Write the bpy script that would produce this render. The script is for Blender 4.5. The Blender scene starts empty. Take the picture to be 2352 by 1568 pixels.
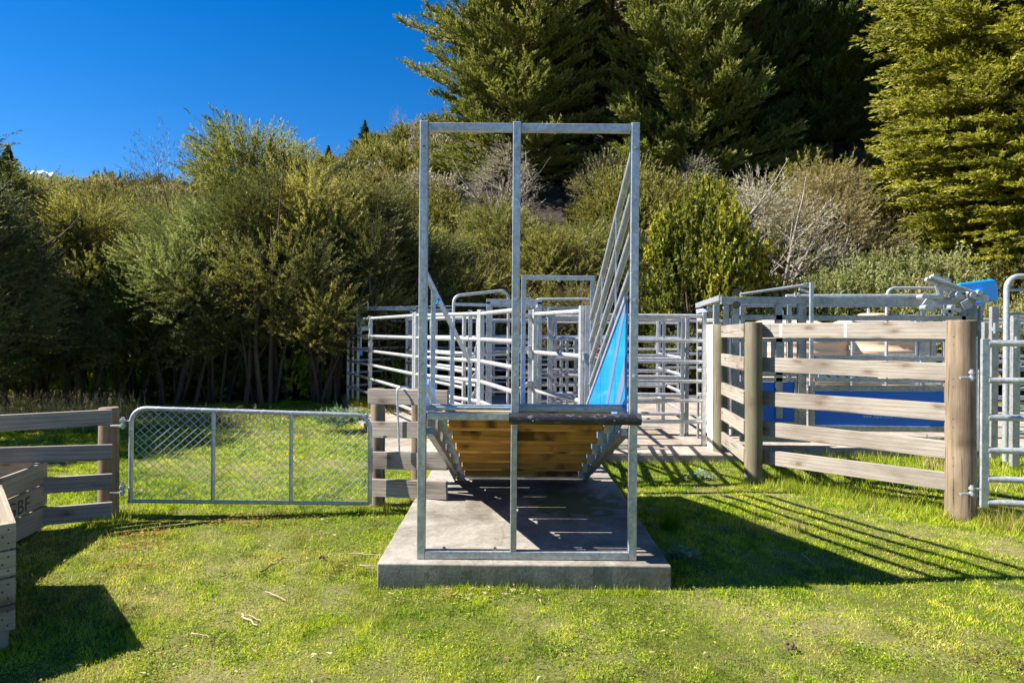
import bpy, math, random
import numpy as np
from mathutils import Vector, Matrix

C = bpy.context.scene
R = math.radians
# ---------------------------------------------------------------- camera
F, CX, CY, ROLL, EYE = 1400.0, 1176.0, 762.0, R(0.45), 1.6
cam_d = bpy.data.cameras.new('camera')
cam_d.sensor_width = 36
cam_d.lens = 36 * F / 2352
cam_d.shift_y = -(784 - CY) / 2352
cam_d.clip_end = 3000
cam = bpy.data.objects.new('camera', cam_d)
cam.matrix_world = Matrix.Translation((0, 0, EYE)) @ Matrix.Rotation(R(90), 4, 'X') @ Matrix.Rotation(ROLL, 4, 'Z')
C.collection.objects.link(cam)
C.camera = cam
C.view_settings.view_transform = 'Standard'
C.view_settings.look = 'None'
C.view_settings.exposure = 1.58
C.view_settings.gamma = 1.0
C.cycles.max_bounces = 8
C.cycles.transparent_max_bounces = 8
# ---------------------------------------------------------------- sky and sun
SUN_EL = 44.8
SUN_DIR = Vector((1.0, 0.035, -math.tan(R(SUN_EL)))).normalized()   # travel direction of the light
w = bpy.data.worlds.new('World')
C.world = w
w.use_nodes = True
nt = w.node_tree
bg = nt.nodes['Background']
sky = nt.nodes.new('ShaderNodeTexSky')
sky.sky_type = 'NISHITA'
sky.sun_disc = False
sky.sun_elevation = R(SUN_EL)
sky.sun_rotation = math.atan2(-SUN_DIR.x, -SUN_DIR.y)
sky.altitude = 300
sky.air_density = 1.0
sky.dust_density = 0.0
sky.ozone_density = 5.0
hs = nt.nodes.new('ShaderNodeHueSaturation')
hs.inputs['Saturation'].default_value = 1.36
hs.inputs['Hue'].default_value = 0.507
hs.inputs['Value'].default_value = 1.06
nt.links.new(sky.outputs[0], hs.inputs['Color'])
nt.links.new(hs.outputs[0], bg.inputs['Color'])
bg.inputs['Strength'].default_value = 0.05
sd = bpy.data.lights.new('sun', 'SUN')
sd.energy = 5.0
sd.angle = R(0.53)
sd.color = (1.0, 0.95, 0.87)
so = bpy.data.objects.new('sun', sd)
so.rotation_euler = SUN_DIR.to_track_quat('-Z', 'Y').to_euler()
so.location = (-20, 0, 30)
C.collection.objects.link(so)

# ---------------------------------------------------------------- measuring aid: photo pixel (2352 wide) + depth -> metres
def P(u, v, d):
    a, b = u - CX, v - CY
    x = a * math.cos(ROLL) + b * math.sin(ROLL)
    y = -a * math.sin(ROLL) + b * math.cos(ROLL)
    return Vector((x * d / F, d, EYE - y * d / F))

# ---------------------------------------------------------------- materials
def new_mat(name):
    m = bpy.data.materials.new(name)
    m.use_nodes = True
    n = m.node_tree
    b = n.nodes['Principled BSDF']
    return m, n, b

def N(n, t, **kw):
    x = n.nodes.new(t)
    for k, v in kw.items():
        if k in x.inputs.keys() if isinstance(k, str) else False:
            x.inputs[k].default_value = v
        else:
            setattr(x, k, v)
    return x

def L(n, a, b): n.links.new(a, b)

def coords(n, scale=(1, 1, 1), attr='gc'):
    a = n.nodes.new('ShaderNodeAttribute'); a.attribute_name = attr
    mp = n.nodes.new('ShaderNodeMapping'); mp.inputs['Scale'].default_value = scale
    L(n, a.outputs['Vector'], mp.inputs['Vector'])
    return mp.outputs['Vector']

def noise(n, vec, scale, detail=4, rough=0.55, dist=0.0):
    t = n.nodes.new('ShaderNodeTexNoise')
    t.inputs['Scale'].default_value = scale
    t.inputs['Detail'].default_value = detail
    t.inputs['Roughness'].default_value = rough
    t.inputs['Distortion'].default_value = dist
    L(n, vec, t.inputs['Vector'])
    return t.outputs['Fac']

def ramp(n, fac, stops):
    r = n.nodes.new('ShaderNodeValToRGB')
    e = r.color_ramp.elements
    while len(e) < len(stops): e.new(0.5)
    for i, (p, c) in enumerate(stops):
        e[i].position = p
        e[i].color = (*c, 1) if len(c) == 3 else c
    L(n, fac, r.inputs['Fac'])
    return r.outputs['Color']

def mix(n, fac, a, b, mode='MIX'):
    m = n.nodes.new('ShaderNodeMix'); m.data_type = 'RGBA'; m.blend_type = mode
    for s, x in ((m.inputs['Factor'], fac), (m.inputs[6], a), (m.inputs[7], b)):
        if hasattr(x, 'links') or hasattr(x, 'is_linked'): L(n, x, s)
        elif isinstance(x, tuple): s.default_value = (*x, 1) if len(x) == 3 else x
        else: s.default_value = x
    return m.outputs[2]

def bump(n, b, h, strength=0.3, dist=0.01):
    x = n.nodes.new('ShaderNodeBump')
    x.inputs['Strength'].default_value = strength
    x.inputs['Distance'].default_value = dist
    L(n, h, x.inputs['Height'])
    L(n, x.outputs[0], b.inputs['Normal'])

def galv(name, base=0.5, metal=0.45, tint=(0.97, 1.0, 1.03)):
    m, n, b = new_mat(name)
    v = coords(n)
    vo = n.nodes.new('ShaderNodeTexVoronoi'); vo.inputs['Scale'].default_value = 55
    L(n, v, vo.inputs['Vector'])
    n1 = noise(n, v, 9, 5, 0.7)
    n2 = noise(n, coords(n, (3, 60, 60)), 1.5, 3)
    lo = tuple(base * 0.78 * t for t in tint); hi = tuple(min(1, base * 1.15 * t) for t in tint)
    c1 = ramp(n, n1, [(0.3, lo), (0.72, hi)])
    sp = n.nodes.new('ShaderNodeSeparateColor'); L(n, vo.outputs['Color'], sp.inputs[0])
    c2 = ramp(n, sp.outputs[0], [(0.0, (0.80, 0.80, 0.80)), (1.0, (1.12, 1.12, 1.12))])
    c = mix(n, 1.0, c1, c2, 'MULTIPLY')
    c = mix(n, 0.5, c, ramp(n, n2, [(0.35, (0.75, 0.75, 0.74)), (0.6, (1.1, 1.1, 1.1))]), 'MULTIPLY')
    L(n, c, b.inputs['Base Color'])
    b.inputs['Metallic'].default_value = metal
    L(n, ramp(n, n1, [(0.3, (0.5, 0.5, 0.5)), (0.7, (0.34, 0.34, 0.34))]), b.inputs['Roughness'])
    bump(n, b, n1, 0.12, 0.004)
    return m

def wood(name, light, dark, knot=(0.10, 0.07, 0.045), green=None, rough=0.8, scale=1.0, round_=False, stain=None):
    m, n, b = new_mat(name)
    # growth rings: a stretched distorted wave across the board
    v = coords(n, (0.35 * scale, 5 * scale, 5 * scale))
    d = noise(n, coords(n, (0.9 * scale, 2.6 * scale, 2.6 * scale)), 1.3, 3, 0.5)
    wv = n.nodes.new('ShaderNodeTexWave'); wv.wave_type = 'BANDS'; wv.bands_direction = 'Z'
    wv.inputs['Scale'].default_value = 1.7; wv.inputs['Distortion'].default_value = 9.0
    wv.inputs['Detail'].default_value = 2.0; wv.inputs['Detail Scale'].default_value = 0.8
    L(n, v, wv.inputs['Vector'])
    fib = noise(n, coords(n, (2.5, 90, 90)), 1.6, 4, 0.65)
    big = noise(n, coords(n, (1.3, 3, 3)), 1.1, 4, 0.6)
    mid = tuple((a + c) / 2 for a, c in zip(light, dark))
    col = ramp(n, wv.outputs['Fac'], [(0.0, mid), (0.45, light), (1.0, light)])
    col = mix(n, ramp(n, big, [(0.42, (0, 0, 0)), (0.68, (1, 1, 1))]), col, dark)
    col = mix(n, 0.55, col, ramp(n, fib, [(0.32, (0.62, 0.6, 0.57)), (0.62, (1.15, 1.15, 1.15))]), 'MULTIPLY')
    # knots
    vo = n.nodes.new('ShaderNodeTexVoronoi'); vo.inputs['Scale'].default_value = 2.1; vo.voronoi_dimensions = '2D'
    sx = n.nodes.new('ShaderNodeSeparateXYZ'); cx_ = n.nodes.new('ShaderNodeCombineXYZ'); wob = noise(n, coords(n, (1, 1, 1)), 14, 2, 0.5)
    L(n, coords(n, (0.9, 0.05, 2.1) if not round_ else (1.0, 1.6, 1.6)), sx.inputs[0])
    ad = n.nodes.new('ShaderNodeMath'); ad.operation = 'MULTIPLY_ADD'; L(n, wob, ad.inputs[0]); ad.inputs[1].default_value = 0.08; L(n, sx.outputs['X'], ad.inputs[2])
    L(n, ad.outputs[0], cx_.inputs[0]); L(n, sx.outputs['Z'], cx_.inputs[1]); L(n, cx_.outputs[0], vo.inputs['Vector'])
    kf = ramp(n, vo.outputs['Distance'], [(0.03, (0.85, 0.85, 0.85)), (0.11, (0.25, 0.25, 0.25)), (0.2, (0, 0, 0))])
    col = mix(n, kf, col, knot)
    if green:
        g = noise(n, coords(n, (1.5, 4, 4)), 1.2, 4, 0.6)
        col = mix(n, ramp(n, g, [(0.4, (0, 0, 0)), (0.62, (0.8, 0.8, 0.8))]), col, green)
    if stain:
        g = noise(n, coords(n, (3.2, 9, 2)), 0.9, 3, 0.5)
        col = mix(n, ramp(n, g, [(0.58, (0, 0, 0)), (0.66, (0.85, 0.85, 0.85))]), col, stain)
    # long drying cracks
    ck = noise(n, coords(n, (1.1, 32, 32)), 1.0, 2, 0.4)
    col = mix(n, ramp(n, ck, [(0.30, (0.8, 0.8, 0.8)), (0.335, (0, 0, 0))]), col, tuple(x * 0.35 for x in dark))
    L(n, col, b.inputs['Base Color'])
    b.inputs['Roughness'].default_value = rough
    b.inputs['Specular IOR Level'].default_value = 0.2
    bump(n, b, fib, 0.45, 0.006)
    return m

def plain(name, col, rough=0.5, metal=0.0, var=0.12, scale=8, coat=0.0):
    m, n, b = new_mat(name)
    f = noise(n, coords(n), scale, 5, 0.6)
    L(n, ramp(n, f, [(0.3, tuple(c * (1 - var) for c in col)), (0.7, tuple(min(1, c * (1 + var)) for c in col))]), b.inputs['Base Color'])
    b.inputs['Roughness'].default_value = rough
    b.inputs['Metallic'].default_value = metal
    b.inputs['Coat Weight'].default_value = coat
    return m

M = {}
M['galv'] = galv('galvanised_steel', 0.47, 0.5, (0.95, 1.0, 1.07))
M['pipe'] = galv('galvanised_pipe', 0.48, 0.45)
M['galv_dull'] = galv('dull_galvanised_steel', 0.36, 0.4, (0.98, 1.0, 0.98))
M['wire'] = galv('galvanised_wire', 0.50, 0.0)
M['rail'] = wood('weathered_pine_rail', (0.33, 0.29, 0.24), (0.19, 0.16, 0.13), knot=(0.13, 0.09, 0.06))
M['rail_grey'] = wood('grey_weathered_rail', (0.31, 0.27, 0.23), (0.17, 0.145, 0.125))
M['post'] = wood('weathered_round_post', (0.26, 0.195, 0.13), (0.12, 0.09, 0.06), scale=0.8, round_=True)
M['post_green'] = wood('mossy_round_post', (0.22, 0.18, 0.12), (0.12, 0.10, 0.07), green=(0.13, 0.135, 0.08), scale=0.8, round_=True)
M['crate'] = wood('crate_timber', (0.34, 0.29, 0.22), (0.22, 0.185, 0.14))
M['riser'] = wood('ramp_timber', (0.56, 0.30, 0.07), (0.36, 0.18, 0.045), knot=(0.12, 0.05, 0.02), stain=(0.05, 0.028, 0.012))
M['white_post'] = plain('white_painted_timber', (0.74, 0.71, 0.64), 0.7)
M['blue'] = plain('blue_plastic_sheet', (0.0, 0.29, 0.80), 0.22, 0, 0.05, 4, 0.3)
M['blue_dark'] = plain('dark_blue_panel', (0.0, 0.15, 0.66), 0.45, 0, 0.08, 3)
M['grey_stripe'] = plain('grey_vinyl_stripe', (0.16, 0.19, 0.27), 0.25, 0, 0.05)
M['teal'] = plain('teal_stripe', (0.01, 0.14, 0.17), 0.5)
M['pale_blue'] = plain('pale_blue_scale', (0.25, 0.42, 0.55), 0.5)
M['white'] = plain('white_lettering', (0.62, 0.72, 0.85), 0.6)
M['black_ink'] = plain('faded_black_stencil', (0.035, 0.033, 0.03), 0.8, 0, 0.6, 40)
M['tank'] = plain('beige_tank_plastic', (0.62, 0.45, 0.30), 0.5, 0, 0.05, 2)
M['chalk'] = plain('chalk_stripe', (0.62, 0.57, 0.50), 0.85)
M['hole'] = plain('dark_hole', (0.01, 0.01, 0.01), 0.9)

def rubber():
    m, n, b = new_mat('black_rubber')
    f = noise(n, coords(n, (1, 2.5, 2.5)), 16, 6, 0.75, 1.2)
    L(n, ramp(n, f, [(0.55, (0.018, 0.017, 0.022)), (0.66, (0.16, 0.15, 0.16)), (0.72, (0.30, 0.29, 0.28))]), b.inputs['Base Color'])
    b.inputs['Roughness'].default_value = 0.42
    bump(n, b, f, 0.2, 0.003)
    return m
M['rubber'] = rubber()

def concrete(name, c0, c1, damp=False):
    m, n, b = new_mat(name)
    geo = n.nodes.new('ShaderNodeNewGeometry')
    pos = geo.outputs['Position']
    f1 = noise(n, pos, 1.6, 8, 0.72, 0.5)
    f2 = noise(n, pos, 38, 4, 0.7)
    f3 = noise(n, pos, 6, 6, 0.65, 1.0)
    c = ramp(n, f1, [(0.36, c0), (0.58, c1)])
    c = mix(n, 0.6, c, ramp(n, f2, [(0.3, (0.7, 0.69, 0.67)), (0.66, (1.15, 1.15, 1.15))]), 'MULTIPLY')
    c = mix(n, 0.5, c, ramp(n, f3, [(0.35, (0.66, 0.63, 0.58)), (0.6, (1.1, 1.1, 1.1))]), 'MULTIPLY')
    ve = n.nodes.new('ShaderNodeTexVoronoi'); ve.feature = 'DISTANCE_TO_EDGE'; ve.inputs['Scale'].default_value = 0.55
    nz = n.nodes.new('ShaderNodeTexNoise'); nz.inputs['Scale'].default_value = 3.0; nz.inputs['Detail'].default_value = 6; L(n, pos, nz.inputs['Vector'])
    mv = n.nodes.new('ShaderNodeVectorMath'); mv.operation = 'MULTIPLY_ADD'; L(n, nz.outputs['Color'], mv.inputs[0]); mv.inputs[1].default_value = (0.35, 0.35, 0.35); L(n, pos, mv.inputs[2])
    L(n, mv.outputs[0], ve.inputs['Vector'])
    c = mix(n, ramp(n, ve.outputs['Distance'], [(0.001, (0.35, 0.35, 0.35)), (0.005, (0, 0, 0))]), c, (0.05, 0.042, 0.03))
    spot = noise(n, pos, 13, 3, 0.5)
    c = mix(n, ramp(n, spot, [(0.66, (0, 0, 0)), (0.72, (0.6, 0.6, 0.6))]), c, (0.09, 0.07, 0.045))
    if damp:
        mp = n.nodes.new('ShaderNodeMapping'); mp.inputs['Location'].default_value = (-0.52, -5.2, 0)
        L(n, pos, mp.inputs['Vector'])
        mp.inputs['Scale'].default_value = (1, 1, 0)
        ln = n.nodes.new('ShaderNodeVectorMath'); ln.operation = 'LENGTH'; L(n, mp.outputs[0], ln.inputs[0])
        ad = n.nodes.new('ShaderNodeMath'); ad.operation = 'MULTIPLY_ADD'; L(n, f3, ad.inputs[0]); ad.inputs[1].default_value = 1.1; L(n, ln.outputs['Value'], ad.inputs[2])
        msk = ramp(n, ad.outputs[0], [(0.80, (0.85, 0.85, 0.85)), (1.0, (0.0, 0.0, 0.0))])
        c = mix(n, msk, c, mix(n, f2, (0.05, 0.06, 0.015), (0.10, 0.13, 0.02)))
        # earth splashed up the sides
        sx = n.nodes.new('ShaderNodeSeparateXYZ'); L(n, pos, sx.inputs[0])
        a2 = n.nodes.new('ShaderNodeMath'); a2.operation = 'MULTIPLY_ADD'; L(n, f1, a2.inputs[0]); a2.inputs[1].default_value = 0.12; L(n, sx.outputs['Z'], a2.inputs[2])
        c = mix(n, ramp(n, a2.outputs[0], [(0.07, (0.75, 0.75, 0.75)), (0.19, (0, 0, 0))]), c, (0.10, 0.105, 0.06))
    L(n, c, b.inputs['Base Color'])
    b.inputs['Roughness'].default_value = 0.88
    bump(n, b, f2, 0.5, 0.004)
    return m
M['slab'] = concrete('poured_concrete', (0.12, 0.105, 0.08), (0.28, 0.255, 0.215), True)
M['yard_slab'] = concrete('yard_concrete', (0.20, 0.165, 0.13), (0.34, 0.295, 0.245))

def ground_mat():
    m, n, b = new_mat('turf_soil')
    geo = n.nodes.new('ShaderNodeNewGeometry'); pos = geo.outputs['Position']
    big = noise(n, pos, 0.9, 5, 0.6)
    fine = noise(n, pos, 45, 6, 0.8)
    med = noise(n, pos, 7, 5, 0.7)
    c = ramp(n, fine, [(0.25, (0.025, 0.03, 0.006)), (0.5, (0.10, 0.12, 0.018)), (0.72, (0.22, 0.22, 0.05))])
    dry = ramp(n, fine, [(0.3, (0.10, 0.08, 0.03)), (0.65, (0.33, 0.29, 0.13))])
    c = mix(n, ramp(n, big, [(0.45, (0, 0, 0)), (0.62, (0.8, 0.8, 0.8))]), c, dry)
    c = mix(n, ramp(n, med, [(0.58, (0, 0, 0)), (0.72, (0.6, 0.6, 0.6))]), c, (0.16, 0.13, 0.06))
    L(n, c, b.inputs['Base Color'])
    b.inputs['Roughness'].default_value = 0.95
    b.inputs['Specular IOR Level'].default_value = 0.1
    bump(n, b, fine, 0.8, 0.02)
    return m
M['ground'] = ground_mat()

def hill_mat():
    m, n, b = new_mat('hill_undergrowth')
    geo = n.nodes.new('ShaderNodeNewGeometry'); pos = geo.outputs['Position']
    f = noise(n, pos, 3.5, 8, 0.75)
    c = ramp(n, f, [(0.3, (0.008, 0.006, 0.003)), (0.5, (0.030, 0.022, 0.012)), (0.68, (0.075, 0.060, 0.022))])
    L(n, c, b.inputs['Base Color'])
    b.inputs['Roughness'].default_value = 1.0
    bump(n, b, f, 1.0, 0.3)
    return m
M['hill'] = hill_mat()

def leaf_mat(name, stops, transl=0.35, rough=0.6, gain=1.75):
    """leaves: colour by each leaf's own value, translucent"""
    m = bpy.data.materials.new(name); m.use_nodes = True
    n = m.node_tree
    for x in list(n.nodes): n.nodes.remove(x)
    out = n.nodes.new('ShaderNodeOutputMaterial')
    a = n.nodes.new('ShaderNodeAttribute'); a.attribute_name = 'lv'
    c = ramp(n, a.outputs['Fac'], [(p_, tuple(min(0.8, q_ * gain) for q_ in c_)) for p_, c_ in stops])
    oi = n.nodes.new('ShaderNodeObjectInfo')
    tint = mix(n, oi.outputs['Random'], (0.86, 0.92, 0.88), (1.12, 1.06, 1.0))
    c = mix(n, 1.0, c, tint, 'MULTIPLY')
    d = n.nodes.new('ShaderNodeBsdfPrincipled'); L(n, c, d.inputs['Base Color'])
    d.inputs['Roughness'].default_value = rough; d.inputs['Specular IOR Level'].default_value = 0.25
    t = n.nodes.new('ShaderNodeBsdfTranslucent')
    L(n, mix(n, 1.0, c, (1.25, 1.3, 0.7), 'MULTIPLY'), t.inputs['Color'])
    ms = n.nodes.new('ShaderNodeMixShader'); ms.inputs[0].default_value = transl
    L(n, d.outputs[0], ms.inputs[1]); L(n, t.outputs[0], ms.inputs[2]); L(n, ms.outputs[0], out.inputs['Surface'])
    return m

LM = {
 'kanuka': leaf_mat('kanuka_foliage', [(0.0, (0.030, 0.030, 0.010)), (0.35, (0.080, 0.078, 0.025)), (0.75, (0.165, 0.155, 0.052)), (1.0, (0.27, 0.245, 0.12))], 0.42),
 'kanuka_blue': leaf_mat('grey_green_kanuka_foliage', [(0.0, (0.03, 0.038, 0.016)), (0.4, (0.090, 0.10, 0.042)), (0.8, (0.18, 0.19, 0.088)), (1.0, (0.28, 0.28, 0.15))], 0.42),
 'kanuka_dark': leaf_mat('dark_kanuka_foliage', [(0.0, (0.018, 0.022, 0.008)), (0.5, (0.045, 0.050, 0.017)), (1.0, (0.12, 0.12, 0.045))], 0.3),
 'olive': leaf_mat('olive_scrub_foliage', [(0.0, (0.05, 0.045, 0.014)), (0.5, (0.13, 0.118, 0.03)), (1.0, (0.26, 0.23, 0.07))], 0.35, gain=1.25),
 'brown': leaf_mat('brown_scrub_foliage', [(0.0, (0.07, 0.055, 0.028)), (0.5, (0.145, 0.12, 0.06)), (1.0, (0.25, 0.215, 0.12))], 0.3),
 'grey': leaf_mat('lichen_grey_twigs', [(0.0, (0.15, 0.125, 0.09)), (0.5, (0.28, 0.245, 0.19)), (1.0, (0.48, 0.43, 0.35))], 0.15, gain=1.2),
 'broad': leaf_mat('yellow_green_foliage', [(0.0, (0.012, 0.020, 0.004)), (0.5, (0.07, 0.080, 0.010)), (0.75, (0.16, 0.15, 0.015)), (1.0, (0.30, 0.25, 0.02))], 0.3),
 'light': leaf_mat('pale_green_shrub_foliage', [(0.0, (0.08, 0.085, 0.035)), (0.5, (0.19, 0.20, 0.075)), (1.0, (0.34, 0.34, 0.16))], 0.4, gain=1.1),
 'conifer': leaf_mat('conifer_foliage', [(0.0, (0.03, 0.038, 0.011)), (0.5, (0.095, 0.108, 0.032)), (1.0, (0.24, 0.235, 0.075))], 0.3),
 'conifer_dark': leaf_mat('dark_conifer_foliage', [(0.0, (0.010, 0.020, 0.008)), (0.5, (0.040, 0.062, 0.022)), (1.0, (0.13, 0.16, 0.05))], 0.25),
 'conifer_brown': leaf_mat('thin_brown_conifer_foliage', [(0.0, (0.04, 0.034, 0.022)), (0.5, (0.10, 0.085, 0.05)), (1.0, (0.19, 0.165, 0.095))], 0.25),
 'golden': leaf_mat('golden_green_conifer_foliage', [(0.0, (0.10, 0.095, 0.02)), (0.5, (0.27, 0.255, 0.045)), (1.0, (0.50, 0.44, 0.09))], 0.35, gain=1.1),
 'twig': leaf_mat('fine_brown_twigs', [(0.0, (0.05, 0.04, 0.03)), (1.0, (0.16, 0.13, 0.10))], 0.1),
 'fern': leaf_mat('understorey_foliage', [(0.0, (0.06, 0.08, 0.015)), (0.5, (0.15, 0.18, 0.03)), (1.0, (0.34, 0.36, 0.07))], 0.5, gain=2.4),  # gain lifted to paint sunlit glimpses under the shading canopy
 'thistle': leaf_mat('silvery_weed_leaves', [(0.0, (0.10, 0.15, 0.09)), (0.5, (0.22, 0.29, 0.19)), (1.0, (0.42, 0.48, 0.36))], 0.3, gain=1.0),
 'straw': leaf_mat('dry_straw', [(0.0, (0.18, 0.125, 0.06)), (0.5, (0.36, 0.27, 0.15)), (1.0, (0.58, 0.48, 0.30))], 0.3, gain=1.0),
}
def grass_mat():
    m = bpy.data.materials.new('grass_blades'); m.use_nodes = True
    n = m.node_tree
    for x in list(n.nodes): n.nodes.remove(x)
    out = n.nodes.new('ShaderNodeOutputMaterial')
    a = n.nodes.new('ShaderNodeAttribute'); a.attribute_name = 'lv'
    h = n.nodes.new('ShaderNodeAttribute'); h.attribute_name = 'dry'
    g = ramp(n, a.outputs['Fac'], [(0.0, (0.07, 0.14, 0.008)), (0.35, (0.27, 0.39, 0.012)), (0.7, (0.52, 0.57, 0.022)), (1.0, (0.78, 0.70, 0.08))])
    s = ramp(n, a.outputs['Fac'], [(0.0, (0.22, 0.13, 0.03)), (0.35, (0.46, 0.38, 0.10)), (1.0, (0.80, 0.70, 0.28))])
    c = mix(n, h.outputs['Fac'], g, s)
    d = n.nodes.new('ShaderNodeBsdfPrincipled'); L(n, c, d.inputs['Base Color'])
    d.inputs['Roughness'].default_value = 0.5; d.inputs['Specular IOR Level'].default_value = 0.3
    t = n.nodes.new('ShaderNodeBsdfTranslucent'); L(n, c, t.inputs['Color'])
    ms = n.nodes.new('ShaderNodeMixShader'); ms.inputs[0].default_value = 0.45
    L(n, d.outputs[0], ms.inputs[1]); L(n, t.outputs[0], ms.inputs[2]); L(n, ms.outputs[0], out.inputs['Surface'])
    return m
M['grass'] = grass_mat()
M['bark'] = wood('dark_bark', (0.15, 0.105, 0.075), (0.07, 0.05, 0.036), scale=2.0, rough=0.95)
M['bark_pale'] = wood('pale_bark', (0.34, 0.30, 0.25), (0.2, 0.17, 0.14), scale=2.0, rough=0.95)
M['stick'] = wood('bleached_stick', (0.50, 0.41, 0.29), (0.30, 0.23, 0.16), scale=4)

# ---------------------------------------------------------------- mesh helpers
def frame(d, up=Vector((0, 0, 1))):
    d = d.normalized()
    if abs(d.dot(up)) > 0.999: up = Vector((0, 1, 0))
    s = d.cross(up).normalized()
    return d, s, s.cross(d).normalized()

class MB:
    def __init__(self): self.v, self.f, self.g, self.k = [], [], [], random.Random(len(bpy.data.meshes))
    def off(self):
        r = self.k
        return Vector((r.uniform(-50, 50), r.uniform(-50, 50), r.uniform(-50, 50)))
    def bar(self, a, b, w_, h_, up=Vector((0, 0, 1))):
        """rectangular bar from a to b; w_ sideways, h_ along up"""
        a, b = Vector(a), Vector(b)
        d, s, u = frame(b - a, Vector(up)); ln = (b - a).length; o = self.off(); i = len(self.v)
        for t, c in ((0, a), (ln, b)):
            for x, z in ((-1, -1), (1, -1), (1, 1), (-1, 1)):
                self.v.append(c + s * (x * w_ / 2) + u * (z * h_ / 2)); self.g.append(o + Vector((t, x * w_ / 2, z * h_ / 2)))
        self.f += [(i, i+3, i+2, i+1), (i+4, i+5, i+6, i+7), (i, i+1, i+5, i+4), (i+1, i+2, i+6, i+5), (i+2, i+3, i+7, i+6), (i+3, i, i+4, i+7)]
        return self
    def box(self, c, sx, sy, sz, along='x'):
        c = Vector(c)
        if along == 'x': return self.bar(c - Vector((sx/2, 0, 0)), c + Vector((sx/2, 0, 0)), sy, sz)
        if along == 'y': return self.bar(c - Vector((0, sy/2, 0)), c + Vector((0, sy/2, 0)), sx, sz)
        return self.bar(c - Vector((0, 0, sz/2)), c + Vector((0, 0, sz/2)), sx, sy, (0, 1, 0))
    def tube(self, pts, r, n=10, cap=True, sy=1.0, rads=None, wob=0.0):
        pts = [Vector(p) for p in pts]; o = self.off(); i0 = len(self.v); ln = 0; k = len(pts)
        up = Vector((0, 0, 1)); prev = None
        for j, p in enumerate(pts):
            t = (pts[min(j+1, k-1)] - pts[max(j-1, 0)])
            t.normalize()
            if prev is None: _, s, u = frame(t)
            else:
                s = prev - t * prev.dot(t)
                s = s.normalized() if s.length > 1e-6 else frame(t)[1]
                u = s.cross(t).normalized()
            prev = s
            if j: ln += (p - pts[j-1]).length
            rr = rads[j] if rads else r
            for q in range(n):
                a = 2 * math.pi * q / n
                q_r = rr * (1 + (self.k.uniform(-wob, wob) if wob else 0))
                e = s * (math.cos(a) * q_r) + u * (math.sin(a) * q_r * sy)
                self.v.append(p + e); self.g.append(o + Vector((ln, math.cos(a) * rr, math.sin(a) * rr)))
        for j in range(k - 1):
            for q in range(n):
                a, b = i0 + j*n + q, i0 + j*n + (q+1) % n
                self.f.append((a, b, b + n, a + n))
        if cap:
            self.f.append(tuple(i0 + q for q in range(n))[::-1]); self.f.append(tuple(i0 + (k-1)*n + q for q in range(n)))
        return self
    def poly(self, pts, thick, nrm):
        """flat polygon plate with thickness"""
        pts = [Vector(p) for p in pts]; nrm = Vector(nrm).normalized(); o = self.off(); i = len(self.v); n = len(pts)
        for sgn in (0.5, -0.5):
            for p in pts: self.v.append(p + nrm * thick * sgn); self.g.append(o + p)
        self.f.append(tuple(range(i, i+n))); self.f.append(tuple(range(i+n, i+2*n))[::-1])
        for q in range(n):
            a, b = i + q, i + (q+1) % n
            self.f.append((a, a+n, b+n, b))
        return self
    def lathe(self, c, prof, n=32):
        c = Vector(c); i0 = len(self.v)
        for r, z in prof:
            for q in range(n):
                a = 2*math.pi*q/n
                p = Vector((r*math.cos(a), r*math.sin(a), z)); self.v.append(c + p); self.g.append(Vector(p))
        for j in range(len(prof)-1):
            for q in range(n):
                a, b = i0 + j*n + q, i0 + j*n + (q+1) % n
                self.f.append((a, b, b+n, a+n))
        self.f.append(tuple(i0 + q for q in range(n))[::-1]); self.f.append(tuple(i0 + (len(prof)-1)*n + q for q in range(n)))
        return self
    def build(self, name, mat, parent=None, bevel=0.0, smooth=False, label=None):
        me = bpy.data.meshes.new(name)
        org = root_loc(parent) if parent else Vector()
        if parent is None and self.v:
            lo = Vector([min(p[i] for p in self.v) for i in range(3)]); hi = Vector([max(p[i] for p in self.v) for i in range(3)])
            org = Vector(((lo.x+hi.x)/2, (lo.y+hi.y)/2, lo.z))
        me.from_pydata([tuple(p - org) for p in self.v], [], self.f)
        at = me.attributes.new('gc', 'FLOAT_VECTOR', 'POINT')
        at.data.foreach_set('vector', np.array([tuple(p) for p in self.g], dtype=np.float32).ravel())
        me.materials.append(mat if not isinstance(mat, str) else M[mat])
        me.validate(); me.update()
        if smooth:
            me.shade_smooth()
            me.set_sharp_from_angle(angle=R(40))
        o = bpy.data.objects.new(name, me); C.collection.objects.link(o)
        if parent: o.parent = parent
        else: o.location = org
        if bevel:
            bv = o.modifiers.new('bevel', 'BEVEL'); bv.width = bevel; bv.segments = 2; bv.limit_method = 'ANGLE'; bv.angle_limit = R(50)
        if label: o['label'] = label
        return o

def root_loc(p):
    v = Vector(p.location)
    while p.parent: p = p.parent; v += Vector(p.location)
    return v

def thing(name, loc, label, cat, group=None):
    o = bpy.data.objects.new(name, None); C.collection.objects.link(o)
    o.empty_display_size = 0.2
    o.location = loc; o['label'] = label; o['category'] = cat
    if group: o['group'] = group
    return o
def tag(o, label=None, cat=None, group=None, kind=None):
    if label: o['label'] = label
    if cat: o['category'] = cat
    if group: o['group'] = group
    if kind: o['kind'] = kind
    return o
V = Vector
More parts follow.
